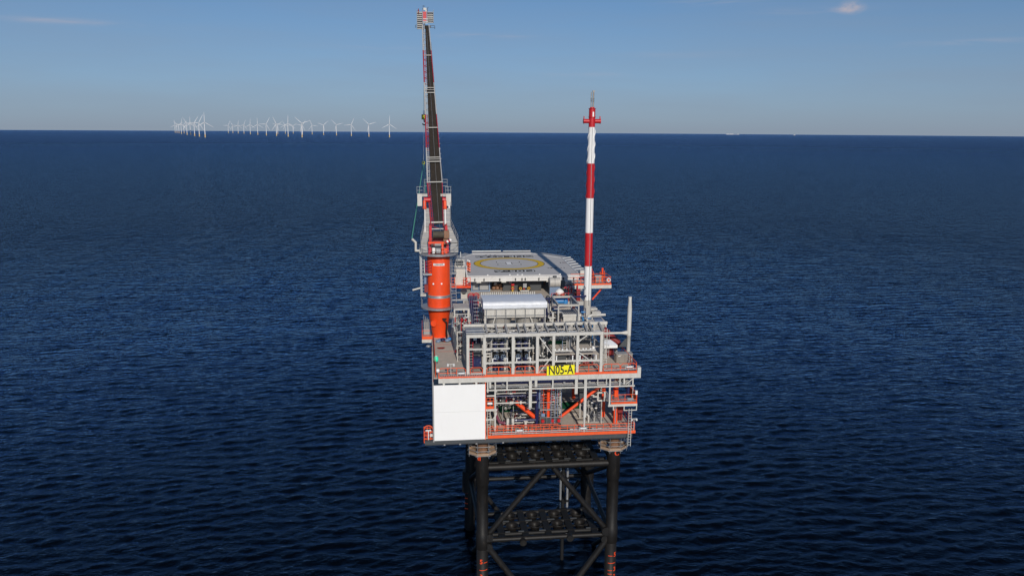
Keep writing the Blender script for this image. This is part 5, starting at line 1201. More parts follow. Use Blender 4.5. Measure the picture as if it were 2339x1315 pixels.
# safety net frames round the rim
def net(name, a, b, out, n, bars=True):
    a, b = Vector((*a, ZH - .05)), Vector((*b, ZH - .05)); o = Vector((*out, .18))
    N = obj(name, MB().add([a, b, b + o, a + o, a - Vector((0, 0, .03)), b - Vector((0, 0, .03)), b + o - Vector((0, 0, .03)), a + o - Vector((0, 0, .03))], [(0, 1, 2, 3), (7, 6, 5, 4), (0, 4, 5, 1), (1, 5, 6, 2), (2, 6, 7, 3), (3, 7, 4, 0)]), MIDG, T)
    mb = MB()
    if bars:
        for k in range(n + 1):
            p = a + (b - a)*k/n; mb.beam(p + Vector((0, 0, .06)), p + o + Vector((0, 0, .06)), .42, .05)
        obj('net_bar', mb, WHITE, N)
net('safety_net', (17.3, 30.8), (17.3, 44.2), (1.4, 0), 6)
net('safety_net', (17.2, 44.6), (12.8, 49.9), (1.0, .8), 3, False)
net('safety_net', (12.6, 49.95), (2.0, 49.95), (0, 1.3), 6, False)
net('safety_net', (1.8, 49.9), (.0, 46.2), (-1.1, .6), 3, False)
obj('rear_rail', MB().box(2.0, 7.2, 50.9, 51.0, ZH + .25, ZH + .4).box(7.6, 12.6, 50.9, 51.0, ZH + .25, ZH + .36), GUTTER, T)
for x, y in ((-.0, 34), (4.3, 34), (12.6, 34), (1.5, 42.8), (8.5, 42.8), (15.5, 42.8)): obj('support_column', MB().beam((x, y, ZM), (x, y, ZH - .4), .3, .3), BROWN, T)
mb = MB()
for y in (30, 36, 42.8, 48): mb.ibeam((.4, y, ZH - .6), (16.8, y, ZH - .6), .3, .5)
obj('under_beam', mb, BROWN, T)
obj('corner_platform', MB().box(17.2, 18.6, 28.3, 30.4, ZH - .25, ZH - .1).box(17.4, 18.5, 29, 30.2, ZH - .08, ZH + .5), PALE, T)
obj('corner_box', MB().box(17.0, 17.9, 28.0, 28.5, ZH - 1.2, ZH - .5), NAVY, T)
obj('side_rail_post', MB().tube((-.2, 28.6, ZH - .6), (-.2, 28.6, ZH + 1.6), .05, 6).tube((-.2, 33.5, ZH), (-.2, 33.5, ZH + 1.3), .05, 6).tube((-.3, 46, ZH), (-.3, 46, ZH + 1.0), .05, 6), WHITE, T)

SHIFT = Vector((-.35, -3.2, 0))
_n0 = set(bpy.data.objects)
# dark shipping container and what stands before it
T = thing('container', 'dark grey steel container parked under the helideck', 'container', (8.9, 34.8, ZM))
obj('body', MB().box(5.85, 11.85, 33.5, 36.0, ZM + .05, ZM + 2.55), DGREY, T)
for x in (5.85, 11.7): obj('corner_post', MB().box(x, x + .15, 33.46, 33.498, ZM + .05, ZM + 2.55), DGREY, T)
obj('top_rail', MB().box(5.86, 11.84, 33.44, 33.498, ZM + 2.42, ZM + 2.56), DGREY, T); obj('label_plate', MB().box(11.0, 11.25, 33.47, 33.498, ZM + 2.2, ZM + 2.32), WHITE, T); obj('label_plate', MB().box(6.4, 6.6, 33.47, 33.498, ZM + 2.2, ZM + 2.32), WHITE, T)
T = thing('tow_tractor', 'small machine with yellow and black tail in front of the dark container', 'tractor', (9.2, 32.6, ZM))
obj('body', MB().box(8.2, 10.0, 32.4, 33.2, ZM + .2, ZM + .95), BLACK, T)
for x in (8.45, 9.75): obj('coil', MB().torus((x, 32.3, ZM + .62), .17, .085, 16, 6, (0, 1, 0)), DOCHRE, T)
obj('hood', MB().box(8.85, 9.4, 32.2, 32.39, ZM + .75, ZM + 1.4), GALV, T); obj('tail_lamp', MB().box(8.9, 9.1, 32.3, 32.38, ZM + .45, ZM + .65), RED, T); obj('bumper', MB().box(8.4, 9.8, 32.2, 32.39, ZM + .2, ZM + .34), PALE, T)
for x in (8.35, 9.85): obj('wheel', MB().tube((x - .12, 32.6, ZM + .25), (x + .12, 32.6, ZM + .25), .25, 14), BLACK, T)
T = thing('fire_hydrant', 'red and yellow fire cabinet left of the small machine before the dark container', 'hydrant', (7.3, 32.9, ZM))
obj('barrel', MB().lathe((7.3, 32.9, ZM), [(.22, 0), (.22, .1), (.15, .14), (.15, .6), (.22, .64), (.2, .8), (0, .85)], 14), DOCHRE, T); obj('outlet', MB().tube((7.05, 32.8, ZM + .5), (7.55, 32.8, ZM + .5), .1, 10), RED, T); obj('top_sign', MB().box(7.1, 7.55, 32.85, 32.9, ZM + .95, ZM + 1.3), RED, T)
T = thing('life_ring', 'white and red round life ring hung on the dark container', 'life ring', (7.0, 33.4, ZM + 1.4)); obj('ring', MB().torus((7.0, 33.4, ZM + 1.45), .16, .06, 16, 6, (0, 1, 0)), WHITE, T); obj('rope', MB().torus((7.0, 33.36, ZM + 1.45), .2, .02, 16, 5, (0, 1, 0)), RED, T)
T = thing('frame_container', 'blue grey half height tank frame left of the dark container', 'container', (2.4, 34, ZM))
for x in (1.0, 3.75):
    for y in (33.4, 35.6): obj('post', MB().box(x - .09, x + .09, y - .09, y + .09, ZM, ZM + 2.2), SBLUE, T)
for z in (ZM + .12, ZM + 2.1): obj('rail', MB().box(1.1, 3.65, 33.32, 33.46, z - .08, z + .08).box(1.1, 3.65, 35.52, 35.66, z - .08, z + .08), SBLUE, T)
for x0, x1 in ((1.15, 2.0), (2.25, 3.6)): obj('panel', MB().box(x0, x1, 33.5, 33.56, ZM + .25, ZM + 2.0), MIDG, T)
obj('roof', MB().box(1.1, 3.65, 33.47, 35.5, ZM + 2.12, ZM + 2.2), MIDG, T); obj('diagonal', MB().beam((2.9, 33.4, ZM + 1.9), (3.6, 33.4, ZM + .9), .08, .05, (0, 1, 0)).beam((2.1, 33.4, ZM + .3), (2.1, 33.4, ZM + 2.0), .12, .06, (0, 1, 0)), SBLUE, T); obj('roof_bar', MB().box(1.9, 2.0, 33.4, 35.5, ZM + 2.21, ZM + 2.28).box(2.9, 3.0, 33.4, 35.5, ZM + 2.21, ZM + 2.28), SBLUE, T)
T = thing('waste_bag', 'crumpled pale sack between the two containers under the helideck', 'sack', (4.9, 34.5, ZM)); sb = MB()
for k in range(7): sb.ball((4.5 + .2*k, 34.4 + .25*math.sin(k*2.1), ZM + .35 + .25*(k % 3)), .34, 9, 6, .9)
obj('sack', sb, BROWN, T); obj('liner', MB().ball((4.8, 34.2, ZM + 1.0), .3, 9, 6), PALE, T)
for o in set(bpy.data.objects) - _n0:
    if o.parent is None: o.location = o.location + SHIFT
# round tank, white cone sack and orange railing right of the container
T = thing('storage_tank', 'pale round storage tank right of the dark container', 'tank', (13.0, 27, ZM)); obj('shell', MB().tube((12.3, 27.2, ZM + 1.9), (13.9, 27.2, ZM + 1.9), .75, 24), GREY, T); obj('band', MB().tube((12.25, 27.2, ZM + 1.9), (12.35, 27.2, ZM + 1.9), .79, 24).tube((13.0, 27.2, ZM + 1.9), (13.1, 27.2, ZM + 1.9), .79, 24), MIDG, T); obj('cradle', MB().box(12.3, 13.9, 26.8, 27.6, ZM, ZM + 1.2), SBLUE, T); obj('man_way', MB().lathe((13.1, 27.2, ZM + 2.6), [(.3, 0), (.3, .25), (0, .3)], 16), DGREY, T)
T = thing('covered_load', 'white conical sheet cover behind the orange railing right of the silver tarpaulin', 'cover', (13.4, 24, ZM)); obj('sheet', MB().lathe((13.4, 24.4, ZM + .95), [(.72, -.2), (.62, .12), (.4, .36), (.15, .5), (0, .53)], 14), WHITE, T); obj('pallet', MB().box(12.8, 14.0, 23.9, 24.9, ZM, ZM + .95), BROWN, T)
T = thing('barrel', 'orange white barrel under the conical sheet', 'barrel', (13.6, 23.2, ZM)); obj('drum', MB().lathe((13.6, 23.2, ZM), [(.32, 0), (.35, .1), (.35, .8), (.3, .86), (0, .86)], 16), ORANGE, T); obj('hoop', MB().torus((13.6, 23.2, ZM + .45), .36, .035, 18, 5), WHITE, T)
T = thing('barrel', 'grey white barrel beside the red post right of the conical sheet', 'barrel', (15.0, 23.2, ZM)); obj('drum', MB().lathe((15.0, 23.2, ZM), [(.38, 0), (.42, .1), (.42, .9), (.3, 1.0), (0, 1.0)], 16), MIDG, T); obj('hoop', MB().torus((15.0, 23.2, ZM + .45), .43, .04, 18, 5), WHITE, T)
railing('orange red guard rail in front of the conical white sheet', (11.8, 22.2, ZM), (16.0, 22.2, ZM), 1.2, mat=RED, rounded=False, midbars=2, gaps=.9)
T = thing('red_post', 'thick dark red post at the right end of the railing below the helideck corner', 'post', (15.9, 22.6, ZM)); obj('post', MB().box(15.6, 16.1, 22.4, 22.9, ZM - .3, ZM + 1.6), DRED, T); obj('cap', MB().box(15.55, 16.15, 22.35, 22.95, ZM + 1.6, ZM + 1.68), RED, T)
T = thing('pipe_rack', 'cluster of navy and pale pipes between the silver tarpaulin and the square frame', 'pipes', (9.2, 12, ZM))
for k in range(6): obj('pipe', MB().tube((8.9 + .22*k, 8 + .6*k, ZW), (8.9 + .22*k, 8 + .6*k, 35.2 + .3*(k % 3)), .1, 8), (NAVY, PALE, NAVY, MIDG, NAVY, NAVY)[k], T)
obj('pipe', MB().tube((8.9, 9, 34.6), (12, 9.6, 34.9), .12, 8), NAVY, T); obj('pipe', MB().tube((9.0, 12, 35.3), (15, 13, 35.4), .14, 8), NAVY, T); obj('shelf', MB().box(8.7, 9.9, 5.6, 6.2, 34.2, 34.34), PALE, T); obj('post', MB().box(9.2, 9.4, 5.7, 5.9, ZW, 35.0), PALE, T)
for k in range(4): obj('vessel', MB().lathe((9.4 + .8*k, 15.5, 33.6), [(.0, 0), (.3, .1), (.3, 1.3), (0, 1.5)], 14), (NAVY, DGREY, NAVY, MIDG)[k], T)
# cantilevered platform on the right with fire monitors
T = thing('monitor_platform', 'orange railed platform jutting out at the right below the helideck corner', 'platform', (18.5, 24, 34.6))
obj('floor', MB().box(15.2, 21.0, 23.8, 26.5, 34.75, 34.9), MIDG, T); obj('edge_beam', MB().box(15.2, 21.05, 23.6, 23.78, 34.25, 34.75), PALE, T); obj('toe_plate', MB().box(15.2, 21.03, 23.66, 23.75, 34.78, 35.0), ORAIL, T)
r = MB()
for k in range(11): x = 15.3 + k*.56; r.tube((x, 23.7, 34.9), (x, 23.7, 35.95), .04, 5)
for z in (35.4, 35.95): r.tube((15.3, 23.7, z), (20.95, 23.7, z), .04, 5); r.tube((15.3, 26.4, z), (20.95, 26.4, z), .04, 5); r.tube((20.95, 23.7, z), (20.95, 26.4, z), .04, 5)
obj('rail', r, ORAIL, T); obj('brace', MB().tube((20.0, 24.5, 34.3), (18.4, 24.5, 32.4), .12, 10), ORANGE, T)
def monitor(x, y, label, h=1.5):
    M_ = thing('fire_monitor', label, 'fire monitor', (x, y, 34.9), 'fire monitors')
    obj('riser', MB().tube((x, y, 34.9), (x, y, 34.9 + h*.6), .16, 12), ORAIL, M_); obj('cage', MB().torus((x, y, 34.9 + h*.8), .4, .06, 16, 6).torus((x, y, 34.9 + h*.55), .42, .06, 16, 6).tube((x - .4, y, 34.9), (x - .35, y, 34.9 + h*1.0), .05, 6).tube((x + .4, y, 34.9), (x + .3, y, 34.9 + h*1.1), .05, 6), ORAIL, M_); obj('nozzle', MB().tube((x, y, 34.9 + h*.7), (x + .15, y + .7, 34.9 + h*1.25), .12, 12, .16), ORANGE, M_)
monitor(18.3, 25.2, 'orange fire monitor right behind the striped stack'); monitor(20.1, 25.6, 'orange fire monitor at the outer end of the jutting platform')
T = thing('equipment_box', 'grey control box between the two orange fire monitors', 'box', (19.2, 24.6, 34.9)); obj('casing', MB().box(18.8, 19.7, 24.5, 25.2, 34.95, 35.9), MIDG, T); obj('lid', MB().box(18.75, 19.75, 24.45, 25.25, 35.91, 35.97), PALE, T); obj('foot', MB().box(19, 19.5, 24.6, 25, 34.9, 34.945), BLACK, T)
T = thing('life_ring', 'pale life ring on the outer rail of the jutting platform', 'life ring', (20.6, 23.6, 35.4)); obj('ring', MB().torus((20.6, 23.62, 35.5), .25, .07, 18, 6, (0, 1, 0)), WHITE, T); obj('bracket', MB().box(20.5, 20.7, 23.66, 23.69, 35.2, 35.8), ORAIL, T)
T = thing('storage_locker', 'long pale locker left of the jutting platform under the helideck corner', 'locker', (16.0, 26, 34)); obj('body', MB().box(14.6, 17.2, 25.6, 26.4, 34.3, 35.0), GREY, T); obj('lid', MB().box(14.55, 17.25, 25.55, 26.45, 35.01, 35.08), PALE, T); obj('leg', MB().box(14.7, 14.9, 25.8, 26.2, ZM, 34.29), GREY, T)

# two people in orange coveralls on the helideck
def person(x, y, face, label, lean=0.0, arm=0.0):
    T = thing('person', label, 'person', (x, y, ZH))
    def skin(name, verts, edges, radii, mat, sub=2, parent=T, root=0):
        me = bpy.data.meshes.new(name); me.from_pydata([tuple(Vector(v)) for v in verts], edges, []); me.materials.append(mat)
        o = bpy.data.objects.new(name, me); COL.objects.link(o); o.parent = parent; ORG[o.name] = Vector((0, 0, 0))
        md = o.modifiers.new('skin', 'SKIN'); md.use_smooth_shade = True
        for i, r in enumerate(radii): me.skin_vertices[0].data[i].radius = (r, r); 
        me.skin_vertices[0].data[root].use_root = True
        s = o.modifiers.new('subdivision', 'SUBSURF'); s.levels = sub; s.render_levels = sub
        return o
    J = [(0, 0, .95), (0, 0, 1.12), (0, -.01, 1.32), (0, 0, 1.46), (0, 0, 1.54), (0, -.02, 1.64), (0, -.02, 1.74),       # pelvis .. head
         (-.20, 0, 1.42), (-.27 - arm*.05, -.03, 1.15), (-.25 + arm*.02, -.10 - arm*.12, .90), (.20, 0, 1.42), (.27, -.02, 1.15), (.26, -.09, .90),
         (-.10, 0, .90), (-.12, -.02, .50), (-.12, .02, .10), (-.12, -.12, .04), (.10, 0, .90), (.12, -.02, .50), (.13, .02, .10), (.13, -.12, .04)]
    J[9] = (-.25 + arm*.1, -.10 - arm*.15, .90 + arm*.22)
    E = [(0, 1), (1, 2), (2, 3), (3, 4), (4, 5), (5, 6), (3, 7), (7, 8), (8, 9), (3, 10), (10, 11), (11, 12), (0, 13), (13, 14), (14, 15), (15, 16), (0, 17), (17, 18), (18, 19), (19, 20)]
    R = [.14, .13, .15, .10, .055, .095, .09, .075, .05, .04, .075, .05, .04, .10, .07, .05, .045, .10, .07, .05, .045]
    body = skin('body', J, E, R, SKIN)
    idx = [0, 1, 2, 3, 7, 8, 9, 10, 11, 12, 13, 14, 15, 17, 18, 19]; mp = {a: i for i, a in enumerate(idx)}
    skin('coverall', [J[i] for i in idx], [(mp[a], mp[b]) for a, b in E if a in mp and b in mp], [R[i] + .032 for i in idx], ORFAB)
    for s in (-1, 1):
        hx = J[9] if s < 0 else J[12]
        hand = MB(); hand.cbox((hx[0], hx[1] - .01, hx[2] - .07), (.04, .08, .09))
        for q in range(4): hand.tube((hx[0], hx[1] - .045 + q*.022, hx[2] - .11), (hx[0] + .012*s*-1, hx[1] - .05 + q*.02, hx[2] - .17 - .01*(q in (1, 2))), .009, 6)
        hand.tube((hx[0], hx[1] - .05, hx[2] - .06), (hx[0] - .01*s, hx[1] - .09, hx[2] - .11), .010, 6)
        h = obj('hand', MB().add(hand.v, hand.f, True), SKIN, None); h.parent = T; ORG[h.name] = Vector()
        for z, nm, m, rr in ((.22, 'reflective_band', WHITE, .095), (.62, 'reflective_band', WHITE, .115)):
            b = obj(nm, MB().tube((.125*s, .0, z), (.123*s, 0, z + .06), rr, 14), m, None); b.parent = T
        b = obj('boot', MB().box(.125*s - .06, .125*s + .06, -.2, .08, .005, .1), BLACK, None); b.parent = T
        a0 = Vector(J[8] if s < 0 else J[11]); a1 = Vector(hx)
        b = obj('reflective_band', MB().tube(a0 + (a1 - a0)*.3, a0 + (a1 - a0)*.5, .085, 12), WHITE, None); b.parent = T
    hm = MB(); hm.lathe((0, -.02, 1.70), [(.15, 0), (.15, .03), (.125, .05), (.12, .10), (.08, .16), (0, .18)], 18); hm.box(-.1, .1, -.21, -.1, 1.70, 1.72)
    b = obj('helmet', hm, WHITE, None); b.parent = T
    fc = MB(); fc.ball((0, -.118, 1.63), .02, 6, 4); fc.ball((-.035, -.105, 1.66), .012, 6, 4); fc.ball((.035, -.105, 1.66), .012, 6, 4); fc.box(-.03, .03, -.115, -.095, 1.578, 1.588)
    b = obj('face', fc, BROWN, None); b.parent = T
    T.rotation_euler = (lean, 0, face)
    return T
person(.42, 31.65, RAD(-70), 'person in orange coverall and white helmet at the helideck edge, nearer of the two', arm=1.0)
person(.18, 32.35, RAD(120), 'person in orange coverall and white helmet at the helideck edge, farther one of two')
# ------------------------------------------------------------------ things on the cellar deck
T = thing('pipe_skid', 'navy pipe skid on pale stands at the front of the lower deck', 'skid', (4.6, -.8, ZC))
for z in (22.75, 23.45): obj('pipe', MB().tube((3.2, -.9, z), (6.3, -.9, z), .15, 14), NAVY, T)
obj('pipe', MB().tube((3.3, -.5, 23.0), (6.2, -.5, 23.0), .07, 10), PALE, T); obj('pipe', MB().tube((3.3, -.2, 23.2), (6.3, -.2, 23.2), .12, 10), NAVY, T)
for x in (2.95, 3.55): obj('stand', MB().box(x - .15, x + .15, -1.2, -.6, ZC, ZC + 1.55), PALE, T)
obj('stand', MB().box(4.95, 5.2, -1.25, -.9, ZC - .0, ZC + 1.1).box(4.85, 5.3, -1.25, -.9, ZC + 1.1, ZC + 1.2), PALE, T)
obj('strainer', MB().tube((3.25, -.9, 22.5), (3.25, -.9, 23.7), .3, 18).torus((3.25, -.9, 23.2), .34, .06, 18, 6), DGREY, T)
for z in (22.8, 23.5): obj('sight_glass', MB().tube((3.95, -1.1, z + .05), (3.95, -1.05, z + .05), .09, 10), WHITE, T)
for x in (3.8, 4.6, 5.6):
    for z in (22.75, 23.45): obj('flange', MB().tube((x, -.9, z), (x + .1, -.9, z), .22, 14), NAVY, T)
T = thing('riser_pipe', 'thick navy upright pipe with blue valve left of the orange centre column', 'pipe', (6.5, -.6, ZC))
obj('pipe', MB().path([(6.3, -.5, 22.6), (6.5, -.5, 22.6), (6.5, -.5, 28.5)], .2, 14), NAVY, T); obj('pipe', MB().tube((6.85, -.2, 24.6), (6.85, -.2, 28.6), .13, 12), SBLUE, T)
for z in (24.4, 25.6, 27): obj('flange', MB().tube((6.5, -.5, z), (6.5, -.5, z + .14), .32, 16), NAVY, T)
pipe_thing('cross_pipe', [(1.45, -.9, 26.85), (6.4, -.9, 26.85)], .06, PALE, 'upper pale cross pipe spanning from the thin post to the navy riser', 'pipe', 'pale cross pipes', flanges=(((3.2, -.9, 26.85), (3.5, -.9, 26.85), .16),))
pipe_thing('cross_pipe', [(1.45, -.9, 26.5), (6.4, -.9, 26.5)], .10, NAVY, 'navy cross pipe just under the upper pale one', 'pipe', 'pale cross pipes', flanges=(((3.3, -.9, 26.5), (3.6, -.9, 26.5), .22), ((4.6, -.9, 26.5), (4.75, -.9, 26.5), .2)))
pipe_thing('cross_pipe', [(1.45, -.9, 25.65), (6.4, -.9, 25.65)], .09, PALE, 'lower pale cross pipe at the top of the short orange brace', 'pipe', 'pale cross pipes', flanges=(((3.2, -.9, 25.65), (3.6, -.9, 25.65), .2), ((4.4, -.9, 25.65), (4.6, -.9, 25.65), .22)))
T = thing('vessel_row', 'row of pale upright vessels behind the cross pipes', 'vessels', (4.5, 2, ZC))
for x in (2.2, 3.4, 3.8, 4.9, 5.6, 6.1): obj('vessel', MB().lathe((x, 3.0, 25.6), [(.0, 0), (.17, .08), (.17, 1.3), (.22, 1.32), (.22, 1.42), (.14, 1.45), (.14, 2.4), (0, 2.45)], 14), random.choice((PALE, GALV, GREY)), T)
obj('shelf', MB().box(1.6, 6.6, 2.7, 3.3, 25.45, 25.58), GREY, T)
for x in (1.8, 6.4): obj('post', MB().box(x - .06, x + .06, 2.9, 3.1, ZC, 25.45), GREY, T)
for k, (x, z, lab) in enumerate(((2.6, 27.6, 'red valve head high behind the upper cross pipe, left one'), (5.2, 27.7, 'dark red box high behind the upper cross pipe, right one'), (3.9, 26.3, 'red lever valve between the cross pipes'))):
    T = thing('valve', lab, 'valve', (x, 1.2, z), 'red valves'); obj('body', MB().ball((x, 1.2, z), .28, 12, 8, .7), RED if k != 1 else DRED, T); obj('stem', MB().tube((x, 1.2, z), (x + .5, 1.2, z + .1), .1, 8), RED, T); obj('support', MB().tube((x, 1.4, ZC), (x, 1.4, z), .05, 6), MIDG, T)
for k, (x, y, z, lab) in enumerate(((1.75, .8, 23.5, 'magenta pump flange near the ladder at the left'), (5.0, 3.5, 24.2, 'magenta bent pipe on the floor left of the orange brace'))):
    T = thing('bent_pipe', lab, 'pipe', (x, y, z), 'dark magenta pipes'); m = paint('magenta primer', (.20, .05, .09), .5)
    obj('elbow', MB().path([(x, y, z + .9), (x, y, z), (x + .35, y - .7, z - .6), (x + .9, y - .9, z - .65)], .17, 12), m, T); obj('flange', MB().tube((x - .05, y, z + .85), (x + .05, y, z + 1.0), .3, 16).tube((x + .85, y - .9, z - .65), (x + .98, y - .9, z - .65), .3, 16), m, T); obj('spool', MB().tube((x + .98, y - .9, z - .65), (x + 1.9, y - .9, z - .65), .12, 12), WHITE, T); obj('support', MB().box(x + .3, x + .5, y - .8, y - .6, ZC, z - .75), MIDG, T)
pipe_thing('hose', [(2.4, 4.5, 24.9), (3.0, 3.0, ZC + .15), (3.3, 1.0, ZC + .1)], .08, BLACK, 'black hose running over the floor left of the orange brace', 'hose')
T = thing('side_balcony', 'small orange railed balcony right of the white cladding panel', 'balcony', (.85, -2.8, 25.4))
obj('floor', MB().box(.2, 1.5, -2.75, -1.2, 25.55, 25.65), GALV, T); obj('edge_beam', MB().box(.2, 1.52, -2.86, -2.76, 25.42, 25.68), PALE, T); obj('toe_plate', MB().box(.22, 1.15, -2.85, -2.78, 25.7, 26.0), ORAIL, T)
r = MB()
for x in (.3, .7, 1.1): r.tube((x, -2.8, 25.7), (x, -2.8, 27.0), .045, 5)
for z in (26.3, 26.65, 27.0): r.tube((.25, -2.8, z), (1.15, -2.8, z), .04, 5)
obj('rail', r, ORAIL, T); obj('light_box', MB().box(.4, .95, -2.9, -2.82, 26.25, 26.5), WHITE, T); obj('knee_plate', MB().prism_y([(1.0, 24.4), (1.5, 25.4), (1.5, 25.0), (1.2, 24.4)], -2.8, -2.7), PALE, T); obj('lower_beam', MB().box(.2, 1.2, -2.8, -2.7, 24.3, 24.45), PALE, T)
ladder('pale ladder beside the white cladding panel', .55, -2.75, ZC, 25.4, .34, PALE, PALE)
ladder('orange backed ladder left of the orange centre column', 7.55, -.3, ZC + 1.6, ZW - .8, .45, ORANGE, ORAIL)
ladder('grey ladder right of the orange centre column', 8.5, -.3, ZC, ZW - .8, .5, SBLUE, PALE)
ladder('blue sided ladder left of the right orange brace', 9.3, -.1, ZC + .8, ZW - .8, .45, SBLUE, PALE)
ladder('thin ladder between the navy riser and the orange column', 7.05, .4, ZC + .6, ZW - .8, .35, SBLUE, ORAIL)
T = thing('red_ladder_back', 'red plate rack behind the ladders in the middle of the lower deck', 'rack', (8.2, 1.2, ZC)); obj('plate', MB().box(7.0, 9.4, 1.6, 1.68, 24.6, 28.8), MIDG, T)
for k in range(9): obj('red_bar', MB().box(7.1, 9.3, 1.5, 1.58, 24.9 + k*.42, 25.05 + k*.42), RED, T)
T = thing('pump_set', 'dark pump skid with red motors under the ladders', 'pump', (8, .6, ZC)); obj('base', MB().box(6.9, 9.5, -.6, 1.2, ZC, ZC + .25), DGREY, T); obj('casing', MB().box(7.0, 9.4, -.2, 1.1, ZC + .25, ZC + 1.1), DGREY, T); obj('upper_deck', MB().box(6.9, 9.5, -.4, 1.2, ZC + 2.2, ZC + 2.26), MIDG, T)
for x in (7.25, 8.45, 9.2): obj('motor', MB().tube((x, -.5, ZC + .8), (x, -.1, ZC + .8), .2, 14), RED, T)
r = MB()
for x in (6.9, 7.7, 8.6, 9.5): r.tube((x, -.55, ZC), (x, -.55, ZC + 3.2), .03, 5)
for z in (ZC + 1.3, ZC + 2.2, ZC + 3.2): r.tube((6.9, -.55, z), (9.5, -.55, z), .03, 5)
obj('rail', r, GALV, T); obj('blue_box', MB().box(7.05, 7.5, -.5, -.2, ZC + 1.4, ZC + 1.75), SBLUE, T)
T = thing('square_rack', 'pale square lattice rack behind the right orange brace', 'rack', (9.6, 3, 26)); 
for x in (9.2, 10.0, 10.8): obj('bar', MB().box(x - .09, x + .09, 3.0, 3.15, 26.2, 28.4), PALE, T)
for z in (26.3, 27.1, 27.9): obj('shelf', MB().box(9.11, 10.89, 3.16, 3.3, z - .08, z + .08), PALE, T)
obj('post', MB().box(9.9, 10.1, 3.31, 3.5, ZC, 28.4), GREY, T)
for x, z in ((9.6, 26.7), (10.4, 26.7), (9.6, 27.5), (10.4, 27.5)): obj('red_unit', MB().box(x - .22, x + .22, 3.4, 3.6, z - .25, z + .25), RED, T)
T = thing('cabin', 'cream walled cabin at the back of the lower deck', 'cabin', (12, 12, ZC)); obj('wall', MB().box(9.8, 13.6, 11.2, 16, ZC, ZC + 3.4), paint('cream wall', (.66, .62, .52), .5, .04), T); obj('skirting', MB().box(9.7, 13.7, 11.1, 11.19, ZC, ZC + .25), MIDG, T); obj('wall_rail', MB().box(9.9, 13.5, 11.1, 11.18, ZC + 1.6, ZC + 1.7), MIDG, T); obj('door', MB().box(12.2, 13.0, 11.14, 11.19, ZC + .26, ZC + 2.2), GREY, T)
T = thing('louvre_duct', 'dark louvred duct hanging behind the long grey hanger', 'duct', (12.4, 2, 26)); obj('casing', MB().prism_y([(11.95, 28.4), (12.7, 28.4), (12.75, 24.3), (12.1, 25.1)], 1.6, 2.6), DGREY, T)
for k in range(9): z = 25.3 + k*.34; obj('louvre', MB().add([(11.98, 1.5, z + .16), (12.72, 1.5, z), (12.72, 1.58, z - .05), (11.98, 1.58, z + .11)], [(0, 1, 2, 3), (3, 2, 1, 0)]), MIDG, T)
obj('foot', MB().box(12.2, 12.35, 2.0, 2.15, ZC, 24.9), GREY, T)
T = thing('pipe_loop', 'pale square pipe loop left of the right orange column', 'pipe', (14.4, 0, 25.7)); obj('pipe', MB().path([(14.0, 0, 25.25), (14.0, 0, 26.25), (14.85, 0, 26.25), (14.85, 0, 25.25), (14.0, 0, 25.25)], .12, 10), PALE, T); obj('pipe', MB().tube((13.4, .1, 25.75), (14.0, 0, 25.75), .11, 10).tube((14.5, 0, 25.25), (14.5, 0, 22.3), .06, 8), PALE, T)
T = thing('valve_manifold', 'tall cluster of grey black valves between the hatches and the right orange column', 'manifold', (14, 2, ZC)); obj('base', MB().box(13.3, 15.0, .6, 3.6, ZC, ZC + .12), MIDG, T)
for k in range(12):
    x, y = random.uniform(13.3, 15.0), random.uniform(.6, 3.6); h = random.uniform(.9, 2.4)
    obj('pipe', MB().tube((x, y, ZC + .1), (x, y, ZC + h), .06, 8), random.choice((GALV, PALE, MIDG)), T); obj('valve', MB().ball((x, y, ZC + h*.7), .17, 10, 6).tube((x, y, ZC + h*.7), (x, y - .3, ZC + h*.7), .04, 6).torus((x, y - .3, ZC + h*.7), .15, .03, 12, 5, (0, 1, 0)), random.choice((BLACK, DGREY, GALV, PALE)), T)
for x, z in ((13.4, 24.6), (13.9, 23.9)): obj('tag_plate', MB().box(x, x + .28, 1.0, 1.04, z, z + .12), WHITE, T)
ladder('thin grey ladder behind the valve cluster', 14.6, 1.8, ZC, 26.5, .35, GALV, GALV)
T = thing('side_balcony', 'orange railed balcony jutting out at the right between the two decks', 'balcony', (16.6, -2.6, 25.7))
obj('floor', MB().box(14.95, 18.05, -2.7, .8, 25.62, 25.74), GALV, T); obj('edge_beam', MB().box(14.6, 18.1, -2.86, -2.71, 25.48, 25.76), PALE, T); obj('toe_plate', MB().box(14.95, 18.08, -2.84, -2.77, 25.78, 26.0), ORAIL, T); obj('end_plate', MB().box(17.98, 18.12, -2.6, .6, 25.78, 26.9), ORAIL, T)
r = MB()
for x in (15.0, 15.8, 16.6, 17.4, 18.0): r.tube((x, -2.8, 25.76), (x, -2.8, 26.9), .042, 5)
for z in (26.3, 26.9): r.tube((15.0, -2.8, z), (18.0, -2.8, z), .04, 5)
obj('rail', r, ORAIL, T); obj('light_box', MB().box(16.9, 17.6, -2.92, -2.84, 26.25, 26.5), GALV, T); obj('lamp', MB().tube((17.95, -2.8, 26.9), (17.95, -2.8, 27.35), .16, 12), WHITE, T); obj('service_pipe', MB().tube((14.8, -2.9, 26.15), (17.9, -2.9, 26.15), .04, 6), GALV, T)
obj('under_frame', MB().box(16.5, 16.6, -2.8, -2.7, 24.9, 25.47).box(18.0, 18.1, -2.8, -2.7, 24.9, 25.47).box(16.6, 18.0, -2.8, -2.7, 24.9, 25.0), PALE, T); obj('bracket', MB().box(15.2, 15.35, -2.8, -2.7, 25.0, 25.47), PALE, T); obj('support_post', MB().tube((15.55, -2.75, ZC), (15.55, -2.75, 25.47), .07, 8), GALV, T)
ladder('long pale ladder hanging from the right balcony past the lower deck', 17.2, -3.2, 20.6, 25.3, .32, PALE, PALE)
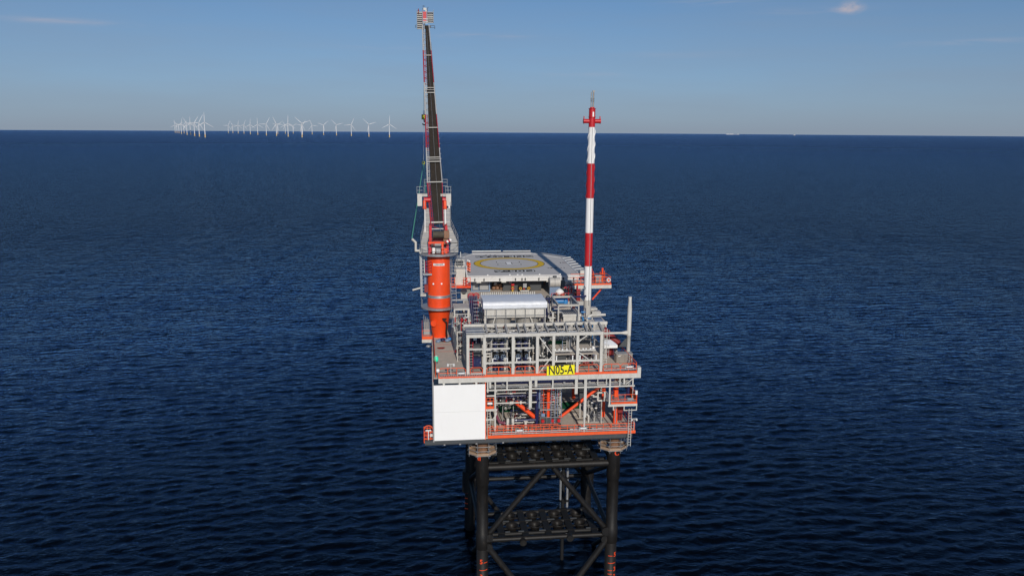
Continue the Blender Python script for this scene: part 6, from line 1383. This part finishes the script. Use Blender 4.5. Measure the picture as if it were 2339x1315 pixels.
T = thing('hose_reel', 'dark red hose reel behind the long ladder at the right of the lower deck', 'hose reel', (17, 1, ZC)); obj('drum', MB().tube((16.7, 1.2, 24.1), (17.5, 1.2, 24.1), .55, 20), DRED, T); obj('stand', MB().box(16.8, 17.4, 1.0, 1.4, ZC, 24.0), DRED, T)
T = thing('red_cabinet', 'red fire cabinet behind the right orange column', 'cabinet', (16.9, 2.5, ZC)); obj('casing', MB().box(16.6, 17.2, 2.4, 3.0, ZC + .2, ZC + 2.6), RED, T); obj('door', MB().box(16.64, 17.16, 2.36, 2.395, ZC + .3, ZC + 2.5), RED, T)
extinguisher(15.85, -.4, 26.6, 'red fire extinguisher above the right balcony beside the orange column')
T = thing('davit', 'dark jib with navy cylinder at the upper right of the balcony', 'davit', (17.3, -.5, 26)); obj('jib', MB().path([(16.2, 0, 28.2), (17.0, -.3, 27.7), (17.4, -.6, 26.9)], .2, 10), BLACK, T); obj('cylinder', MB().tube((17.3, -1.5, 26.2), (17.3, -1.5, 27.7), .2, 14), NAVY, T); obj('cap', MB().tube((17.3, -1.5, 27.72), (17.3, -1.5, 27.95), .22, 14), PALE, T); obj('pole', MB().tube((17.75, -2.0, 26), (17.75, -2.0, 28.4), .05, 6), PALE, T)
T = thing('escape_basket', 'orange wire basket with white lamp at the lower left corner of the platform', 'basket', (-6.35, -2, 21.7)); obj('floor', MB().box(-6.95, -5.85, -2.6, -1.2, 21.72, 21.8), ORAIL, T)
r = MB()
for x in (-6.92, -6.55, -6.2, -5.88):
    for y in (-2.58, -1.22): r.tube((x, y, 21.8), (x, y, 23.2), .05, 5)
for z in (22.2, 22.6, 23.0): r.tube((-6.92, -2.58, z), (-5.88, -2.58, z), .05, 5).tube((-6.92, -1.22, z), (-5.88, -1.22, z), .05, 5).tube((-6.92, -2.58, z), (-6.92, -1.22, z), .05, 5)
obj('cage', r, ORAIL, T); hp = [(-6.42 + .5*math.cos(a), -2.0, 23.15 + .45*math.sin(a)) for a in (k*math.pi/8 for k in range(9))]; obj('hoop', MB().path(hp, .07, 6), ORAIL, T); obj('lamp', MB().tube((-6.42, -2.65, 21.9), (-6.42, -2.65, 23.2), .05, 6).box(-6.75, -6.1, -2.7, -2.6, 23.2, 23.32), WHITE, T); obj('box', MB().box(-6.25, -5.95, -2.72, -2.62, 22.5, 22.85), PALE, T)
for k, x in enumerate((4.2, 10.2, 12.9)):
    T = thing('pallet_load', ('low grey crate row behind the left light fitting of the lower railing', 'pale boxes stacked behind the lower railing under the right brace', 'white boxes behind the lower railing near the right light fitting')[k], 'crates', (x, -2.0, ZC), 'boxes behind the lower railing')
    for q in range(3): obj('crate', MB().box(x + q*.62, x + q*.62 + .5, -2.4, -1.8, ZC, ZC + .35 + .12*((q + k) % 2)), (GREY, PALE, WHITE)[(q + k) % 3], T)
single('trench_cover', MB().box(9.3, 13.2, -1.6, -1.1, ZC + .004, ZC + .06), DGREY, 'dark trench cover strip along the floor behind the lower railing', 'cover')
T = thing('bollard', 'short pale bent vent pipe standing beside the front hatch', 'pipe', (13.0, 1.2, ZC)); obj('pipe', MB().path([(13.1, .8, ZC), (13.1, .8, ZC + .8), (12.9, 1.0, ZC + .95)], .12, 10), PALE, T)

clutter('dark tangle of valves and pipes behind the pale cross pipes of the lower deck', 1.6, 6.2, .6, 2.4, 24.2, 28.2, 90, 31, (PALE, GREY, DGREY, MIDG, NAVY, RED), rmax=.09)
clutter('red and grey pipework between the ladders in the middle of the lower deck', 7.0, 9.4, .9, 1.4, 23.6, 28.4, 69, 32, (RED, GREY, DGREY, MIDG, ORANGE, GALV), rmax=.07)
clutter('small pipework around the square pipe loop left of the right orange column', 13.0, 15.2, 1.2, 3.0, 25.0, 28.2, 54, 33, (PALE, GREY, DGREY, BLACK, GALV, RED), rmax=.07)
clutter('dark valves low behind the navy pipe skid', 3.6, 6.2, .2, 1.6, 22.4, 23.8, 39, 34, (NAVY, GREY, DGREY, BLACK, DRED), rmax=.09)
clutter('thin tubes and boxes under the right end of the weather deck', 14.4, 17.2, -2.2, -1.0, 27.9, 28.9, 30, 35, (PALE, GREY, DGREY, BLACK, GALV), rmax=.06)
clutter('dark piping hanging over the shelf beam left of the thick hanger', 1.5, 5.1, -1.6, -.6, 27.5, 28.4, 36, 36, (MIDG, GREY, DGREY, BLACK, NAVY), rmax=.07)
# ------------------------------------------------------------------ wind farm and ships far off
def ray(u, v):
    return _f + _R*((u - 1169.5)/1800) - _U*((v - 657.5)/1800)
def make_turbine(label):
    T = thing('wind_turbine', label, 'wind turbine', (0, 0, 0), 'offshore wind turbines on the horizon')
    obj('foundation', MB().tube((0, 0, -8), (0, 0, 17), 2.9, 16), OCHREW, T)
    obj('tower', MB().tube((0, 0, 17), (0, 0, 88), 2.6, 16, 1.7), WTUR, T)
    obj('nacelle', MB().beam((0, -4, 89.5), (0, 9, 89.5), 4.2, 4.2), WTUR, T)
    for k in range(3):
        a = k*2.0944; d = Vector((math.sin(a), 0, math.cos(a))); e = Vector((d.z, 0, -d.x)); h = Vector((0, -6.2, 89.5))
        mb = MB(); st = ((1.0, 1.5, 1.5), (6, 2.0, 1.2), (13, 2.4, .9), (30, 1.7, .6), (50, 1.0, .35), (60, .45, .2)); vs = []; fs = []
        for r, w, th in st:
            for q, (cu, cv) in enumerate(((-1, 0), (0, -1), (1, 0), (0, 1))): vs.append(h + d*r + e*(w*cu*.75) + Vector((0, th*cv, 0)))
        for i in range(len(st) - 1):
            for q in range(4): fs.append((i*4 + q, i*4 + (q + 1) % 4, i*4 + 4 + (q + 1) % 4, i*4 + 4 + q))
        fs.append((20, 21, 22, 23)); b = obj('blade', mb.add(vs, fs), WTUR, T)
    obj('hub', MB().ball((0, -6.2, 89.5), 2.3, 12, 8), WTUR, T)
    return T
OCHREW = paint('turbine base yellow', (.72, .50, .20), .5, .05)
s1, s2 = .11971, .12826
A6 = lambda bx, by, hy: (380 + bx*s1, 240 + by*s1, (by - hy)*s1)
A7 = lambda bx, by, hy: (640 + bx*s2, 240 + by*s2, (by - hy)*s2)
TURB = [(*A6(743, 620, 360), 0), (*A6(633, 602, 365), 28), (*A6(543, 590, 370), 32), (*A6(465, 577, 390), 0), (*A6(398, 570, 380), -27), (*A6(342, 557, 410), 40), (*A6(290, 550, 385), 12), (*A6(245, 545, 405), -60), (*A6(207, 540, 405), -35), (*A6(170, 535, 405), 2),
        (*A6(1186, 548, 412), 28), (*A6(1272, 550, 415), -32), (*A6(1374, 555, 412), 8), (*A6(1484, 562, 412), 22), (*A6(1606, 572, 405), 4), (*A6(1747, 580, 400), 0), (*A6(1912, 592, 392), 30), (*A6(2105, 602, 390), -24), (*A6(2128, 565, 410), 50), (*A6(2273, 560, 415), -30),
        (*A7(145, 577, 362), 3), (*A7(235, 530, 400), 58), (*A7(393, 595, 362), -48), (*A7(400, 545, 390), 35), (*A7(572, 545, 395), -22), (*A7(775, 555, 390), 50), (*A7(1005, 565, 388), -45), (*A7(1270, 578, 388), 25), (*A7(1582, 592, 385), -47), (*A7(1948, 608, 385), 3)]
LAB = ['tallest turbine at the right end of the dense left cluster, one blade straight up', 'second turbine from the right end of the dense left cluster, a blade leaning right', 'third turbine from the right end of the dense left cluster', 'fourth turbine from the right end of the dense left cluster, one blade up', 'fifth turbine from the right end of the dense left cluster, blade leaning left', 'sixth turbine from the right end of the dense left cluster', 'fourth turbine from the left end of the dense cluster', 'third turbine from the left end of the dense cluster', 'second turbine from the left end of the dense cluster', 'leftmost and smallest turbine of the dense cluster',
       'first small turbine right of the wide gap in the wind farm', 'second small turbine right of the wide gap, blade leaning left', 'third small turbine right of the wide gap', 'fourth small turbine right of the wide gap', 'fifth turbine right of the wide gap with narrow rotor', 'sixth turbine right of the wide gap, one blade straight up', 'seventh turbine right of the wide gap, blade leaning right', 'eighth turbine right of the wide gap, partly covering a fainter one', 'faint turbine just behind the eighth turbine right of the gap', 'small faint turbine close left of the large one with blade up mid farm',
       'large turbine mid farm with one blade straight up', 'small faint turbine close right of the large mid farm one', 'large turbine with two blades spread up like a wide V', 'faint turbine hidden right behind the wide V turbine', 'small turbine right of the wide V one, blade leaning left', 'seventh last turbine of the line, third small one left of five spaced ones', 'fourth turbine counted from the right end of the line', 'third turbine counted from the right end of the line', 'second turbine counted from the right end, two blades up', 'rightmost turbine of the farm, one blade up, near the crane boom']
LAB[25] = 'fifth turbine counted from the right end of the line'
first = None
for (u, v, hp, ang), lab in zip(TURB, LAB):
    T = make_turbine(lab) if first is None else copy_tree(first)
    if first is None: first = T
    T['label'] = lab
    d = ray(u, v); h = math.hypot(d.x, d.y); D = 89.5*1800/hp
    T.location = (CAM_POS.x + d.x/h*D, CAM_POS.y + d.y/h*D, 0)
    T.location.z = sea_z(T.location.x, T.location.y)
    T.rotation_euler = (0, 0, -math.atan2(d.x, d.y) + RAD(12))
    for ch in T.children:
        if ch.name.startswith('blade'):
            ch.matrix_local = Matrix.Translation((0, -6.2, 89.5)) @ Matrix.Rotation(RAD(ang), 4, 'Y') @ Matrix.Translation((0, 6.2, -89.5))
def ship(u, D, L, label, blocks):
    d = ray(u, 300); h = math.hypot(d.x, d.y); x, y = CAM_POS.x + d.x/h*D, CAM_POS.y + d.y/h*D
    T = thing('ship', label, 'ship', (x, y, sea_z(x, y))); T.rotation_euler = (0, 0, -math.atan2(d.x, d.y))
    def part(n, mb, m): o = obj(n, mb, m); o.parent = T; return o
    part('hull', MB().prism([(-L/2, -9), (L*.46, -9), (L/2, 0), (L*.46, 9), (-L/2, 9)], -3, 5), paint('ship hull grey', (.45, .45, .47), .6), )
    for a, b, z, m in blocks: part('superstructure', MB().box(L*a, L*b, -8, 8, 5, z), MATS['ship hull grey'])
    part('mast', MB().tube((L*.1, 0, 5), (L*.1, 0, 22), .6, 8), paint('ship hull grey', (.45, .45, .47), .6))
ship(1674, 17000, 260, 'long white ship far away on the horizon right of the striped stack', ((-.48, -.28, 17, 0), (-.24, .06, 17, 0), (.36, .46, 15, 0)))
ship(1815.5, 15000, 40, 'tiny white ship on the horizon, right of the long one', ((-.25, .2, 14, 0),))
